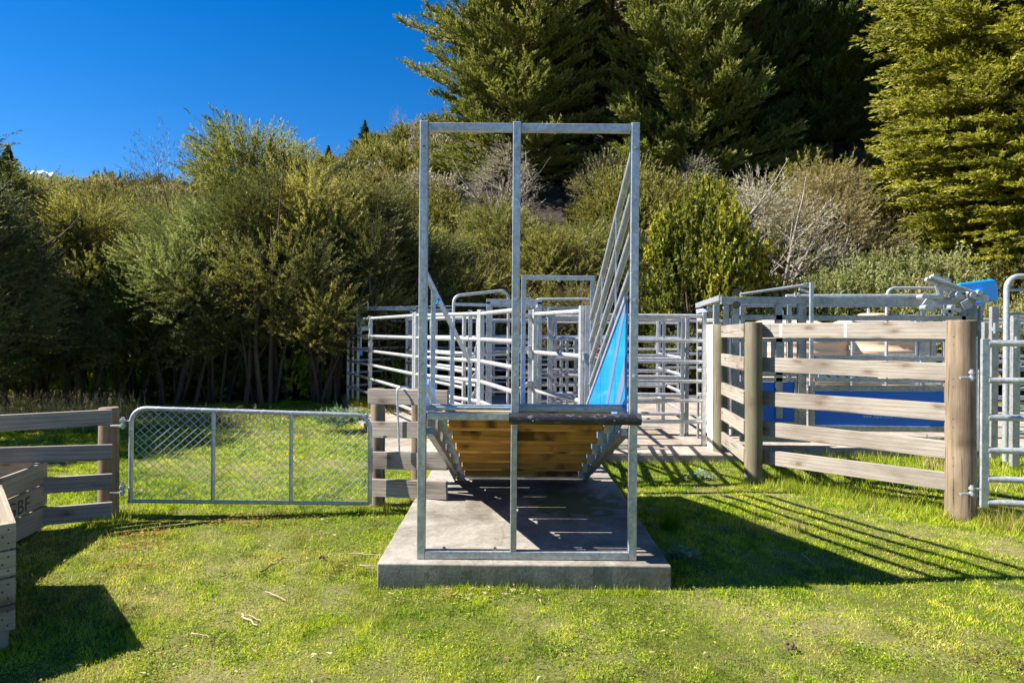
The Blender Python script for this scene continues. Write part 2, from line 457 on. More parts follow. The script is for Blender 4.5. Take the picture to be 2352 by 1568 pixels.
# ---------------------------------------------------------------- terrain
def smooth(x, a, b):
    t = np.clip((x - a) / (b - a), 0, 1); return t * t * (3 - 2 * t)
def lump(x, y):
    return (np.sin(x * 0.31 + 1.3) * np.cos(y * 0.27 - 0.7) + 0.6 * np.sin(x * 0.71 - y * 0.53) + 0.4 * np.cos(x * 1.3 + y * 1.1 + 2))
def hill_h(x, y):
    x = np.asarray(x, float); y = np.asarray(y, float)
    s = 0.31 + 0.12 * smooth(x, -26, -8) + 0.18 * smooth(x, -9, -1)
    st = 15.2
    up = np.maximum(0, y - st); up = up * up / (up + 1.6) * s * 1.03
    crest = 14.5 + 5.0 * smooth(x, -30, -6) + 14 * smooth(x, -2, 26)
    z = crest * (1 - np.exp(-up / crest * 1.25)) if False else np.minimum(up, crest + (up - crest) * 0.06)
    return z + lump(x, y) * 0.35 * smooth(y, 15, 26) + lump(x * 2.7, y * 2.7) * 0.012 * (1 - smooth(y, 7, 9) * 0)

def grid_mesh(name, xs, ys, zf, mat, keep=None):
    X, Y = np.meshgrid(xs, ys); Z = zf(X, Y)
    v = np.stack([X, Y, Z], -1).reshape(-1, 3); nx, ny = len(xs), len(ys)
    i = (np.arange(ny - 1)[:, None] * nx + np.arange(nx - 1)[None, :]).ravel()
    f = np.stack([i, i + 1, i + nx + 1, i + nx], -1)
    me = bpy.data.meshes.new(name); me.from_pydata(v.tolist(), [], f.tolist()); me.materials.append(mat); me.shade_smooth()
    o = bpy.data.objects.new(name, me); C.collection.objects.link(o)
    return o
def g_h(x, y): return lump(np.asarray(x) * 2.7, np.asarray(y) * 2.7) * 0.012 + lump(np.asarray(x) * 9, np.asarray(y) * 8) * 0.005
xs = np.concatenate([np.linspace(-700, -42, 8), np.arange(-40, 40, 0.4), np.linspace(42, 700, 8)])
ys = np.concatenate([[-700, -200, -60, -20], np.arange(-8, 16.1, 0.3), [40, 200, 700, 1500]])
gr = grid_mesh('ground', xs, ys, lambda X, Y: np.where((Y < 16.2) & (abs(X) < 40), g_h(X, Y), -0.03), M['ground'])
tag(gr, kind='structure')
xs = np.concatenate([np.linspace(-220, -62, 8), np.arange(-60, 60, 1.0), np.linspace(62, 220, 8)])
ys = np.concatenate([np.arange(15.0, 90, 0.8), np.linspace(95, 400, 12)])
hl = grid_mesh('hillside', xs, ys, lambda X, Y: hill_h(X, Y) - 0.02 - 0.3 * (Y < 15.5), M['hill'])
tag(hl, kind='structure')

def slab(name, x0_, x1, y0, y1, z0, z1, mat, label, cat, rough=0.002):
    nx, ny = max(2, int((x1-(x0_(y0) if callable(x0_) else x0_))/0.12)), max(2, int((y1-y0)/0.12))
    rng = random.Random(5)
    b = MB(); 
    idx = {}
    def vid(i, j):
        if (i, j) not in idx:
            y = y0 + (y1-y0)*j/ny; x0 = x0_(y) if callable(x0_) else x0_; x = x0 + (x1-x0)*i/nx
            e = i in (0, nx) or j in (0, ny)
            if e:
                if i in (0, nx): x += rng.uniform(-rough, rough)
                if j in (0, ny): y += rng.uniform(-rough, rough)
            idx[(i, j)] = len(b.v); b.v.append(V((x, y, z1 + (rng.uniform(-0.5, 0.5)*rough)))); b.g.append(V((x, y, 0)))
        return idx[(i, j)]
    for i in range(nx):
        for j in range(ny):
            b.f.append((vid(i, j), vid(i+1, j), vid(i+1, j+1), vid(i, j+1)))
    ring = [(i, 0) for i in range(nx)] + [(nx, j) for j in range(ny)] + [(i, ny) for i in range(nx, 0, -1)] + [(0, j) for j in range(ny, 0, -1)]
    n0 = len(b.v)
    for (i, j) in ring:
        p = b.v[vid(i, j)]; b.v.append(V((p.x, p.y, z0))); b.g.append(V((p.x, p.y, z0)))
    for q in range(len(ring)):
        a, c = vid(*ring[q]), vid(*ring[(q+1) % len(ring)]); e, g = n0 + q, n0 + (q+1) % len(ring)
        b.f.append((a, e, g, c))
    o = b.build(name, mat, bevel=0.008)
    return tag(o, label, cat)
slab('ramp_slab', -0.83, 1.005, 3.80, 7.52, -0.10, 0.15, M['slab'], 'raised concrete slab under the loading ramp, partly in shade', 'concrete slab')
yard = slab('yard_pavement', lambda y: -1.5 - (y - 7.5) * 0.375, 2.85, 7.53, 14.6, -0.10, 0.10, M['yard_slab'], None, None, 0.003)
tag(slab('yard_pavement', 2.853, 10.5, 7.98, 14.6, -0.10, 0.10, M['yard_slab'], None, None, 0.003), kind='structure')
tag(yard, kind='structure')

# ---------------------------------------------------------------- loading ramp
YF = 3.90           # depth of the front frame
rl = thing('loading_ramp', (0.1, 4.9, 0.15), 'tall galvanised loading ramp with timber steps, black rubber buffer and blue side sheet', 'loading ramp')
pw = 0.050
S = YF / 3.78
x_l, x_c, x_r = P(972, 700, YF).x, P(1184.5, 700, YF).x, P(1455.5, 700, YF).x
z_b, z_t = 0.153, P(972, 280, YF).z
for x in (x_l, x_r):
    MB().bar((x, YF, z_b), (x, YF, z_t), 0.052, 0.05, (0, 1, 0)).build('frame_post', 'galv', rl, 0.004)
zdk = P(1180, 950, YF).z     # deck level at the mouth
MB().bar((x_c, YF, zdk + 0.0), (x_c, YF, z_t), 0.050, 0.05, (0, 1, 0)).build('frame_post', 'galv', rl, 0.004)
xcl = P(1180, 1100, YF).x
MB().bar((xcl, YF, z_b + 0.052), (xcl, YF, zdk - 0.002), 0.040, 0.05, (0, 1, 0)).build('frame_post', 'galv_dull', rl, 0.004)
zt = z_t - 0.035
for a, b_ in ((x_l + 0.027, x_c - 0.026), (x_c + 0.026, x_r - 0.027)):
    MB().bar((a, YF, zt), (b_, YF, zt), 0.045, 0.050).build('top_rail', 'galv', rl, 0.004)
MB().bar((x_l + 0.027, YF, z_b + 0.026), (x_r - 0.027, YF, z_b + 0.026), 0.05, 0.05).build('base_rail', 'galv', rl, 0.004)
# deck edge beam
MB().bar((x_l + 0.027, YF + 0.012, zdk - 0.018), (x_c - 0.004, YF + 0.012, zdk - 0.018), 0.05, 0.045).build('deck_beam', 'galv', rl, 0.004)
MB().bar((x_l + 0.03, YF + 0.10, zdk + 0.020), (x_c - 0.025, YF + 0.10, zdk + 0.020), 0.03, 0.022).bar((x_l + 0.02, YF + 0.16, zdk + 0.027), (x_c - 0.025, YF + 0.16, zdk + 0.027), 0.03, 0.022).build('slide_track', 'galv', rl, 0.003)
MB().bar((x_c + 0.025, YF + 0.08, zdk + 0.025), (x_r - 0.05, YF + 0.08, zdk + 0.025), 0.03, 0.03).bar((x_c + 0.025, YF + 0.14, zdk + 0.035), (x_r - 0.04, YF + 0.14, zdk + 0.035), 0.03, 0.026).build('slide_track', 'galv', rl, 0.003)
# rubber buffer
bx0, bx1, bz = P(1169, 961, YF).x, P(1467, 961, YF).x, P(1300, 962, YF - 0.06).z
bf = MB().tube([(bx0, YF - 0.062, bz), ((bx0+bx1)/2, YF - 0.062, bz), (bx1, YF - 0.062, bz)], 0.036, 24).build('rubber_buffer', 'rubber', rl, smooth=True)
for u in (1224, 1412):
    c = P(u, 966, YF - 0.1); c.y = YF - 0.0965
    MB().tube([c + V((0, -0.0015, 0)), c + V((0, 0.006, 0))], 0.013, 14).build('bolt_hole', 'hole', bf)
    MB().tube([c + V((0, -0.004, 0)), c + V((0, -0.0016, 0))], 0.006, 8).build('bolt_head', 'galv_dull', bf)
# bolts on the posts
for x, vs in ((x_l, (340, 688, 862)), (x_c, (340, 688, 862)), (x_r, (340, 688, 862))):
    for k, vv in enumerate(vs):
        z = P(1176, vv, YF).z
        if x == x_l and k == 0:
            MB().tube([(x, YF - 0.0262, z), (x, YF - 0.0245, z)], 0.006, 10).build('bolt_hole', 'hole', rl); continue
        MB().tube([(x + 0.004, YF - 0.029, z), (x + 0.004, YF - 0.0245, z)], 0.0145, 14).tube([(x + 0.004, YF - 0.038, z), (x + 0.004, YF - 0.028, z)], 0.0085, 6).build('bolt', 'galv', rl)
for u in (1020, 1137):
    q = P(u, 1262, YF); MB().tube([(q.x, YF, z_b + 0.051), (q.x, YF, z_b + 0.07)], 0.008, 6).bar((q.x - 0.012, YF, z_b + 0.0555), (q.x + 0.012, YF, z_b + 0.0555), 0.024, 0.006).build('anchor_bolt', 'galv_dull', rl)
# stepped timber: treads and risers going down away from the mouth
ND = 6; y0s, y1s = YF + 0.18, 6.0
zs0, zs1 = zdk - 0.01, 0.20
sl = (zs1 - zs0) / (y1s - y0s)
xi0, xi1 = x_l + 0.045, x_r - 0.045
run = (y1s - y0s) / ND; rise = (zs0 - zs1) / ND
for k in range(ND):
    ya = y0s + k * run; z = zs0 - k * rise
    MB().bar((xi0 + 0.06, ya + run / 2 - 0.012, z - 0.02), (xi1 - 0.06, ya + run / 2 - 0.012, z - 0.02), run - 0.034, 0.04).build('tread_board', 'riser', rl, 0.003)
    if k < ND:
        zz = z - rise
        MB().bar((xi0 + 0.075, ya + run - 0.025, zz + rise / 2 - 0.018), (xi1 - 0.075, ya + run - 0.025, zz + rise / 2 - 0.018), 0.035 + 0.006 * (k % 2), rise - 0.012).build('riser_board', 'riser', rl, 0.003)
    for sgn, xe in ((1, xi0), (-1, xi1)):
        MB().bar((xe + sgn * 0.035, ya + 0.01, z - 0.045), (xe + sgn * 0.035, ya + run - 0.012, z - 0.045), 0.07, 0.006).bar((xe + sgn * 0.035, ya + run - 0.05, z - 0.046), (xe + sgn * 0.035, ya + run - 0.05, z - rise - 0.03), 0.07, 0.006, (0, 1, 0)).build('step_bracket', 'galv', rl)
for xe in (xi0 + 0.0, xi1 - 0.0):
    MB().bar((xe, y0s - 0.16, zs0 - 0.105), (xe, y1s + 0.10, zs1 - 0.055), 0.045, 0.045).build('stringer', 'galv_dull', rl, 0.002)
MB().bar((xi0, y1s + 0.06, 0.175), (xi1, y1s + 0.06, 0.175), 0.05, 0.04).bar((xi0 + 0.03, y1s + 0.01, 0.215), (xi1 - 0.03, y1s + 0.01, 0.215), 0.02, 0.02).build('foot_beam', 'galv_dull', rl, 0.003)
# side rails and blue sheet, right side
xs_ = x_r - 0.005
dE = 5.95
fr = {}
for k, (vf, ve) in enumerate(((391, 731), (478, 783), (563, 830), (645, 881))):
    a = P(1443, vf, 4.08); b_ = P(1358, ve, dE); a.x = x_r - 0.002; b_.x = x_r - 0.002
    a = a + (a - b_) * ((4.08 - YF - 0.03) / (dE - 4.08))
    fr[k] = (a, b_)
    MB().tube([a, b_], 0.0245, 14, sy=1.0).build('side_rail', 'galv', rl, smooth=True)
a = P(1440, 706, 4.08); b_ = P(1355, 929, dE); a.x = b_.x = xs_ - 0.035
a = a + (a - b_) * ((4.08 - YF - 0.03) / (dE - 4.08))
MB().bar(a, b_, 0.02, 0.035).build('sheet_cap', 'galv', rl, 0.003)
zf = a.z - 0.02; ze = b_.z - 0.02; tn = lambda y: (y - a.y) / (b_.y - a.y)
top = lambda y: zf + (ze - zf) * tn(y)
bot = lambda y: zs0 + sl * (y - y0s) - 0.05
sh = MB().poly([(xs_ - 0.03, YF + 0.03, top(YF + 0.03)), (xs_ - 0.03, YF + 0.03, bot(YF + 0.1)), (xs_ - 0.03, dE, bot(dE)), (xs_ - 0.03, dE, top(dE))], 0.008, (1, 0, 0)).build('side_sheet', 'blue', rl)
def strip(y_a, y_b, w_):    # slanting grey vinyl stripe: from (y_a at bottom) to (y_b at top)
    def z_at(y, t): return bot(y) + (top(y) - bot(y)) * t
    pts = [(xs_ - 0.0357, y_a, z_at(y_a, 0.01)), (xs_ - 0.0357, y_a - w_, z_at(y_a - w_, 0.01)), (xs_ - 0.0357, y_b - w_, z_at(y_b - w_, 0.985)), (xs_ - 0.0357, y_b, z_at(y_b, 0.985))]
    MB().poly(pts, 0.002, (1, 0, 0)).build('stripe', 'grey_stripe', sh)
strip(5.35, 4.05, 0.18); strip(4.85, 4.02, 0.13) if False else None
def strip2(p, w_):
    MB().poly([(xs_ - 0.0357, y, z) for (y, z) in p], 0.002, (1, 0, 0)).build('stripe', 'grey_stripe', sh)
strip2([(4.62, bot(4.62)), (4.40, bot(4.40)), (3.94, bot(4.40) + 0.42), (3.94, bot(4.40) + 0.60)], 0)
for yy in (4.35, 5.05):
    MB().bar((xs_ - 0.0362, yy, bot(yy)), (xs_ - 0.0362, yy, top(yy)), 0.001, 0.004, (0, 1, 0)).build('sheet_seam', 'blue_dark', sh)
for yy, k0 in ((4.5, 0), (5.2, 0)):
    tt = (yy - fr[0][0].y) / (fr[0][1].y - fr[0][0].y)
    zz = fr[k0][0].z + (fr[k0][1].z - fr[k0][0].z) * tt
    MB().bar((xs_ - 0.008, yy, top(yy) - 0.05), (xs_ - 0.008, yy, zz), 0.012, 0.010, (0, 1, 0)).build('rail_stay', 'galv', rl)
# race wall behind the centre post and its slide gate frame
xw = x_c + 0.018
ws = MB().poly([(xw, YF + 0.03, top(YF + 0.03) + 0.05), (xw, YF + 0.03, bot(YF + 0.1)), (xw, dE, bot(dE)), (xw, dE, top(dE))], 0.008, (1, 0, 0)).build('race_sheet', 'blue', rl)
gz = P(1280, 638, 6.05).z; gx0, gx1 = P(1203, 638, 6.05).x, P(1361, 638, 6.05).x
MB().bar((gx0, 6.05, 0.2), (gx0, 6.05, gz), 0.045, 0.04, (0, 1, 0)).build('gate_frame_post', 'galv', rl, 0.003)
MB().bar((gx1, 6.05, 0.2), (gx1, 6.05, gz), 0.045, 0.04, (0, 1, 0)).build('gate_frame_post', 'galv', rl, 0.003)
MB().bar((gx0 - 0.02, 6.05, gz), (gx1 + 0.022, 6.05, gz), 0.042, 0.045).build('gate_frame_head', 'galv', rl, 0.003)
# walkway hand rail on the left
ha, hb = P(975, 622, 3.98), P(1119, 912, 8.2)
hc = ha + (hb - ha) * 0.58
MB().tube([ha, hc], 0.020, 12).build('hand_rail', 'galv', rl, smooth=True)
hr = lambda t: ha + (hb - ha) * t
for t in (0.075, 0.28, 0.56):
    p = hr(t); MB().bar((p.x, p.y, max(0.17, zs0 + sl * (p.y - y0s))), (p.x, p.y, p.z), 0.030, 0.034, (0, 1, 0)).build('hand_rail_post', 'galv', rl, 0.003)
p = hr(0.075)
q0 = V((x_l + 0.02, YF + 0.06, P(975, 878, YF).z)); q1 = P(1000, 930, 4.35)
MB().bar(q0, q1, 0.03, 0.045).build('brace', 'galv', rl, 0.003)
p = P(1003, 699, 4.45); MB().tube([p, p + V((0.022, 0, 0.045))], 0.009, 8).build('latch_handle', 'blue', rl, smooth=True)
sheetL = MB().poly([(x_l + 0.03, YF + 0.03, zdk + 0.10), (x_l + 0.03, YF + 0.03, bot(YF + 0.1) - 0.07), (x_l + 0.03, dE, bot(dE) - 0.05), (x_l + 0.03, dE, bot(dE) + 0.10)], 0.005, (1, 0, 0)).build('kick_sheet', 'galv', rl)  # sheet extended below the treads to block a streak of sun

# ---------------------------------------------------------------- timber fences
def round_post(parent, u, vt, vb, d, wpx, mat, name='post', top_slope=0.01):
    t, b_ = P(u, vt, d), P(u, vb, d); r = wpx * d / F / 2; rr = random.Random(int(u))
    kf = (d + r) / d; x = b_.x * kf; t = V((t.x * kf, t.y, EYE + (t.z - EYE) * kf)); zb = -0.25; zt_ = t.z
    pts, rads = [], []
    for k in range(9):
        f = k / 8; pts.append(V((x + (t.x - x) * f + rr.uniform(-0.003, 0.003), d + r, zb + (zt_ - zb) * f))); rads.append(r * (1.04 - 0.05 * f + rr.uniform(-0.012, 0.012)))
    pts.append(pts[-1] + V((0, 0, 0.006))); rads.append(rads[-1] * 0.93)
    return MB().tube(pts, r, 22, rads=rads, wob=0.012).build(name, mat, parent, smooth=True)
def board(parent, pa, pb, h, mat='rail', t=0.04, name='rail', up=(0, 0, 1)):
    return MB().bar(pa, pb, t, h, up).build(name, mat, parent, 0.004)
def nails(parent, c, n, k=2, dz=0.07):
    b = MB()
    for i in range(k):
        q = V(c) + V((0, 0, (i - (k-1)/2) * dz)); b.tube([q, q + V(n) * 0.004], 0.0045, 6)
    return b.build('nail', 'galv_dull', parent)

# left fence
lf = thing('left_timber_fence', P(250, 1195, 5.1), 'low grey timber rail fence ending at a square-cut post left of the mesh gate', 'fence')
round_post(lf, 250, 937, 1200, 5.06, 42, 'post')
for va, vb, ha_, hb_ in ((955, 940, 33, 35), (1030, 1020, 32, 35), (1103, 1087, 35, 35), (1176, 1152, 36, 38)):
    a = P(0, va + ha_ / 2, 4.66); b_ = P(257, vb + hb_ / 2, 5.02); d = (b_ - a); a2 = a - d * 2.4
    h = hb_ * 5.02 / F
    r_ = board(lf, a2, b_, h, 'rail_grey', 0.038)
    nails(r_, b_ + V((-0.09, -0.022, 0)), (-0.05, -1, 0), 2, 0.06)
# middle fence
mf = thing('short_timber_fence', P(868, 1160, 5.5), 'short weathered board fence between the mesh gate and the loading ramp', 'fence')
round_post(mf, 868, 893, 1163, 5.52, 33, 'post')
round_post(mf, 960, 893, 1150, 5.75, 30, 'post')
for (ua, ub, va, h, vb) in ((847, 1030, 893, 34, 897), (847, 990, 968, 36, 969), (847, 1028, 1037, 38, 1040), (845, 1027, 1099, 39, 1106)):
    a, b_ = P(ua, va + h / 2, 5.46), P(ub, vb + h / 2, 5.23)
    r_ = board(mf, a, b_, h * 5.5 / F, 'rail_grey' if va < 1090 else 'rail', 0.04)  # bottom board in the paler rail wood, sunlight put into its colour
    nails(r_, a + V((0.05, -0.022, 0)), (0, -1, 0), 2, 0.06)
hk = MB()
hk.tube([P(917, 1036, 5.30), P(912, 905, 5.30), P(913, 894, 5.30), P(917, 889, 5.31), P(930, 888, 5.37), P(942, 892, 5.43)], 0.009, 8)
tag(hk.build('hooked_steel_rod', 'galv', None, smooth=True), 'thin bent steel rod hooked over the short board fence', 'rod')
# right fence
rf = thing('right_timber_fence', P(1731, 1110, 6.5), 'tall weathered timber fence of five rails on round posts right of the ramp', 'fence')
round_post(rf, 1731, 741, 1113, 6.42, 39, 'post_green')
round_post(rf, 1654, 746, 1053, 7.70, 32, 'post_green')
round_post(rf, 2207, 737, 1203, 5.16, 62, 'post')
MB().bar(P(1633, 1040, 8.02), P(1633, 745, 8.02), 0.04, 0.22, (0, 1, 0)).build('white_board', 'white_post', rf, 0.004)
for va, vb, hA, hB in ((743, 738, 32, 39), (820, 834, 33, 39), (898, 925, 33, 42), (965, 1012, 36, 42), (1030, 1084, 36, 43)):
    d1, d0 = 6.55, 5.28
    a, b_ = P(1752, va + hA / 2, d1), P(2190, vb + hB / 2 + 1, d0)
    a2 = a - (b_ - a).normalized() * 0.05
    r_ = board(rf, a2, b_, 0.152, 'rail', 0.045)
    nails(r_, b_ + V((-0.13, -0.06, 0)), (-0.6, -0.8, 0), 2, 0.07)
    # short lap block at the corner post and the rail running back to the next post
    c1 = a2 + V((0.02, -0.04, 0)); c2 = c1 + (b_ - a).normalized() * 0.10
    board(rf, c1, c2, 0.15, 'rail_grey', 0.03, 'lap_block')
    e0 = V((P(1731, va, 6.5).x - 0.05, 6.60, a.z)); e1 = V((P(1665, va, 7.7).x - 0.02, 7.76, a.z - (0.01 if va < 800 else 0)))
    board(rf, e0, e1, 0.15, 'rail', 0.04)
for u, v0, v1 in ((1796, 747, 772), (1944, 746, 772)):
    f = (u - 1752) / (2190 - 1752)
    d = 1 / ((1 - f) / 6.55 + f / 5.28)
    a, b_ = P(u, v0, d - 0.045), P(u, v1, d - 0.045)
    tdir = (P(2190, 757, 5.28) - P(1752, 757, 6.55)).normalized(); nn = V((tdir.y, -tdir.x, 0)).normalized()
    if nn.y > 0: nn = -nn
    cpt = P(1752, 759, 6.55).lerp(P(2190, 757, 5.28), 0); 
    s = (P(u, 758, d) - P(1752, 759, 6.55)).length
    base = P(1752, 759, 6.55) + (P(2190, 758.5, 5.28) - P(1752, 759, 6.55)).normalized() * s + nn * 0.0235
    MB().bar(base - V((0, 0, 0.07)), base + V((0, 0, 0.07)), 0.001, 0.026, tuple(tdir)).build('chalk_mark', 'chalk', rf) if False else MB().poly([base + tdir * 0.013 + V((0, 0, 0.066)), base - tdir * 0.013 + V((0, 0, 0.066)), base - tdir * 0.013 - V((0, 0, 0.066)), base + tdir * 0.013 - V((0, 0, 0.066))], 0.001, nn).build('chalk_mark', 'chalk', rf)

# ---------------------------------------------------------------- mesh gate
def hinge(parent, c, n=V((1, 0, 0))):
    c = V(c)
    b = MB().tube([c - n * 0.10 + V((0, 0, -0.02)), c + V((0, 0, -0.02))], 0.011, 8)
    b.tube([c + V((0, 0, -0.045)), c + V((0, 0, 0.05))], 0.013, 10)
    b.tube([c + V((0, 0, -0.03)), c + V((0, 0, -0.008))], 0.022, 10)
    b.tube([c + V((0, 0, 0.015)), c + V((0, 0, 0.035))], 0.022, 10)
    b.bar(c + V((0, 0, 0.02)), c + n * 0.07 + V((0, 0, 0.02)), 0.03, 0.008)
    return b.build('hinge', 'galv', parent)
mg = thing('mesh_gate', P(570, 1155, 5.2), 'low galvanised pipe gate filled with diamond chain mesh', 'gate')
g0, g1 = P(300, 1150, 5.08), P(849, 1156, 5.36)
gd = (g1 - g0); gd.z = 0; gl = gd.length; gd.normalize(); zb0 = g0.z; zb1 = g1.z; H = 0.775
def G(s, t): return g0 + gd * s + V((0, 0, (zb1 - zb0) * s / gl + t))
rad = 0.12
arc = lambda cx, sgn: [G(cx + sgn * rad * math.cos(a), H - rad + rad * math.sin(a)) for a in np.linspace(0, math.pi / 2, 7)]
b = MB().tube([G(0, 0)] + arc(rad, -1), 0.0, 12, rads=[0.018] * 8)
top_pts = [G(0, -0.015)] + arc(rad, -1) + [G(gl * k / 6, H) for k in range(1, 6)] + arc(gl - rad, 1)[::-1] + [G(gl, 0)]
MB().tube(top_pts, 0.0185, 12).build('gate_frame', 'galv', mg, smooth=True)
MB().tube([G(-0.018, 0), G(gl, 0)], 0.016, 12).build('bottom_rail', 'galv', mg, smooth=True)
for u in (485, 667):
    s = gl * (u - 300) / 549 * 0.985
    MB().tube([G(s, 0), G(s, H)], 0.0165, 12).build('stile', 'galv', mg, smooth=True)
b = MB(); pitch = 0.070; hh = 0.066
def inside(s, t):
    if not (0 < s < gl and 0 < t < H): return False
    for cx, sg in ((rad, -1), (gl - rad, 1)):
        if (s - cx) * sg > 0 and t > H - rad and math.hypot(s - cx, t - H + rad) > rad: return False
    return True
rg = random.Random(3)
for sg in (1, -1):
    k = -int(H / hh) - 2
    while k * pitch < gl + H * pitch / hh + 1:
        s0 = k * pitch; pts = []
        n = int(H / (hh / 2)) + 2
        for j in range(n):
            t = j * hh / 2 ; s = s0 + sg * t * pitch / hh
            if inside(s, t): pts.append(G(s, t) + V((0, 0.002 * sg, 0)) + V((rg.uniform(-1, 1) * 0.0015, 0, rg.uniform(-1, 1) * 0.0015)))
        if len(pts) > 1: b.tube(pts, 0.0023, 5, cap=False)
        k += 1
for k in range(int(gl / 0.12)):      # lacing wire round the frame
    for t in (0, H):
        s = 0.2 + k * 0.12
        if s < gl - 0.2: b.tube([G(s - 0.01, t - 0.022) , G(s, t) + V((0, -0.022, 0)), G(s + 0.012, t + 0.021)], 0.0022, 4, cap=False)
b.build('chain_mesh', 'wire', mg)
hinge(mg, G(-0.065, H - 0.13)); hinge(mg, G(-0.065, 0.09))
cb = MB()
for k in range(7):
    c = G(gl + 0.02, H - 0.30 - 0.030 * k) + V((0.004 * (-1) ** k, -0.03, 0)); pts = []
    for a in range(9):
        an = a / 8 * 2 * math.pi
        e = V((math.cos(an) * 0.011, 0, math.sin(an) * 0.02)) if k % 2 else V((0.003 * math.cos(an), math.cos(an) * 0.011, math.sin(an) * 0.02))
        pts.append(c + e)
    cb.tube(pts, 0.0035, 5, cap=False)
tag(cb.build('latch_chain', 'galv_dull', None), 'small steel chain holding the mesh gate to its fence post', 'chain')
# wisps of wool caught in the mesh
for k, (u, v) in enumerate(((463, 1130), (505, 1132), (421, 1136), (588, 1161), (736, 1168), (745, 1134))):
    s = gl * (u - 300) / 549; c = G(s, max(0.05, (1155 - v) / 1400 * 5.2)); ww = MB()
    for q in range(26):
        d = V((rg.gauss(0, 1), rg.gauss(0, 0.5), rg.gauss(0, 1) - 0.4)).normalized() * rg.uniform(0.006, 0.018)
        ww.tube([c + d * 0.2, c + d + V((0, 0, -0.003))], 0.0011, 3, cap=False)
    tag(ww.build('wool_tuft', 'white_post', None), 'white wisp of wool caught in the mesh gate', 'wool', 'wool wisps caught in the mesh gate')

# ---------------------------------------------------------------- pipe gate at the right edge
pg = thing('pipe_gate', P(2300, 1165, 5.0), 'galvanised six-rail pipe gate hung on the thick post at the right edge', 'gate')
d0 = 5.16; st = P(2260, 970, d0)
z0, z1 = P(2260, 1165, d0).z, P(2260, 778, d0).z
MB().bar((st.x, d0, z0), (st.x, d0, z1), 0.066, 0.04, (0, 1, 0)).build('gate_stile', 'pipe', pg, 0.004)
MB().tube([(st.x - 0.05, d0 + 0.03, z0 + 0.06), (st.x - 0.05, d0 + 0.03, z1 + 0.02)], 0.014, 10).build('hinge_rod', 'pipe', pg, smooth=True)
gdx = V((1, -0.16, 0)).normalized()
for v in (788, 873, 958, 1033, 1099, 1153):
    p = P(2271, v, d0); p.x = st.x + 0.03
    MB().tube([p, p + gdx * 1.5, p + gdx * 3.0], 0.027, 14, sy=1.0).build('gate_rail', 'pipe', pg, smooth=True)
e = V((st.x + 0.03, d0, 0)) + gdx * 3.0
MB().bar((e.x, e.y, z0), (e.x, e.y, z1), 0.066, 0.04, (0, 1, 0)).build('gate_stile', 'pipe', pg, 0.004)
for v in (862, 1128): hinge(pg, P(2232, v, 5.08), V((1, 0.05, 0)))

# ---------------------------------------------------------------- crates
def crate(loc, ang, size, h, nb, label, gap=0.012, legs=0.07, text=None):
    c = thing('fruit_crate', loc, label, 'crate')
    ca, sa = math.cos(ang), math.sin(ang); ex, ey = V((ca, sa, 0)), V((sa, -ca, 0)); o = V(loc)
    # loc is the corner nearest the picture centre; box goes along ex and ey
    bh = (h - legs - gap * (nb - 1)) / nb
    t = 0.022
    names = ((o, o + ex * size, ey), (o + ex * size, o + ex * size + ey * size, -ex), (o + ex * size + ey * size, o + ey * size, -ey), (o + ey * size, o, ex))
    for w_i, (a, b_, inn) in enumerate(names):
        for k in range(nb):
            z = legs + k * (bh + gap) + bh / 2
            sh_ = t / 2
            off = t if w_i % 2 else 0.0
            dd = (b_ - a).normalized()
            bd = MB().bar(a + inn * sh_ + dd * off + V((0, 0, z)), b_ + inn * sh_ - dd * off + V((0, 0, z)), t, bh).build('side_board', 'crate', c, 0.002)
            nb_ = MB()
            for end, sg in ((a, 1), (b_, -1)):
                for q in range(3):
                    p = end + dd * sg * (0.03 + 0.022 * (q % 2)) + V((0, 0, z + (q - 1) * bh * 0.28)) - inn * 0.001
                    nb_.tube([p, p + inn * 0.004], 0.0045, 5)
            nb_.build('nail', 'hole', bd)
    for i, j in ((0, 0), (1, 0), (1, 1), (0, 1)):
        p = o + ex * (size * i + (0.05 if i == 0 else -0.05)) + ey * (size * j + (0.05 if j == 0 else -0.05))
        MB().bar(p + V((0, 0, 0.0)), p + V((0, 0, h - 0.004)), 0.05, 0.05, tuple(ey)).build('corner_post', 'crate', c, 0.003)
    MB().bar(o + ex * 0.03 + ey * size / 2 + V((0, 0, legs + 0.012)), o + ex * (size - 0.03) + ey * size / 2 + V((0, 0, legs + 0.012)), size - 0.06, 0.02).build('floor_board', 'crate', c)
    return c, ex, ey
# back crate: its right side runs from (far) corner towards the camera
ca_ = P(108, 1218, 4.83); ca_.z = 0.0
da = (V((-3.47, 3.66, 0)) - V((ca_.x, ca_.y, 0))).normalized()
ang = math.atan2(da.y, da.x)
cr, ex, ey = crate((ca_.x, ca_.y, 0.0), ang, 1.18, 0.545, 3, 'grey slatted timber crate with black letters GBF stencilled on its side', legs=0.04)
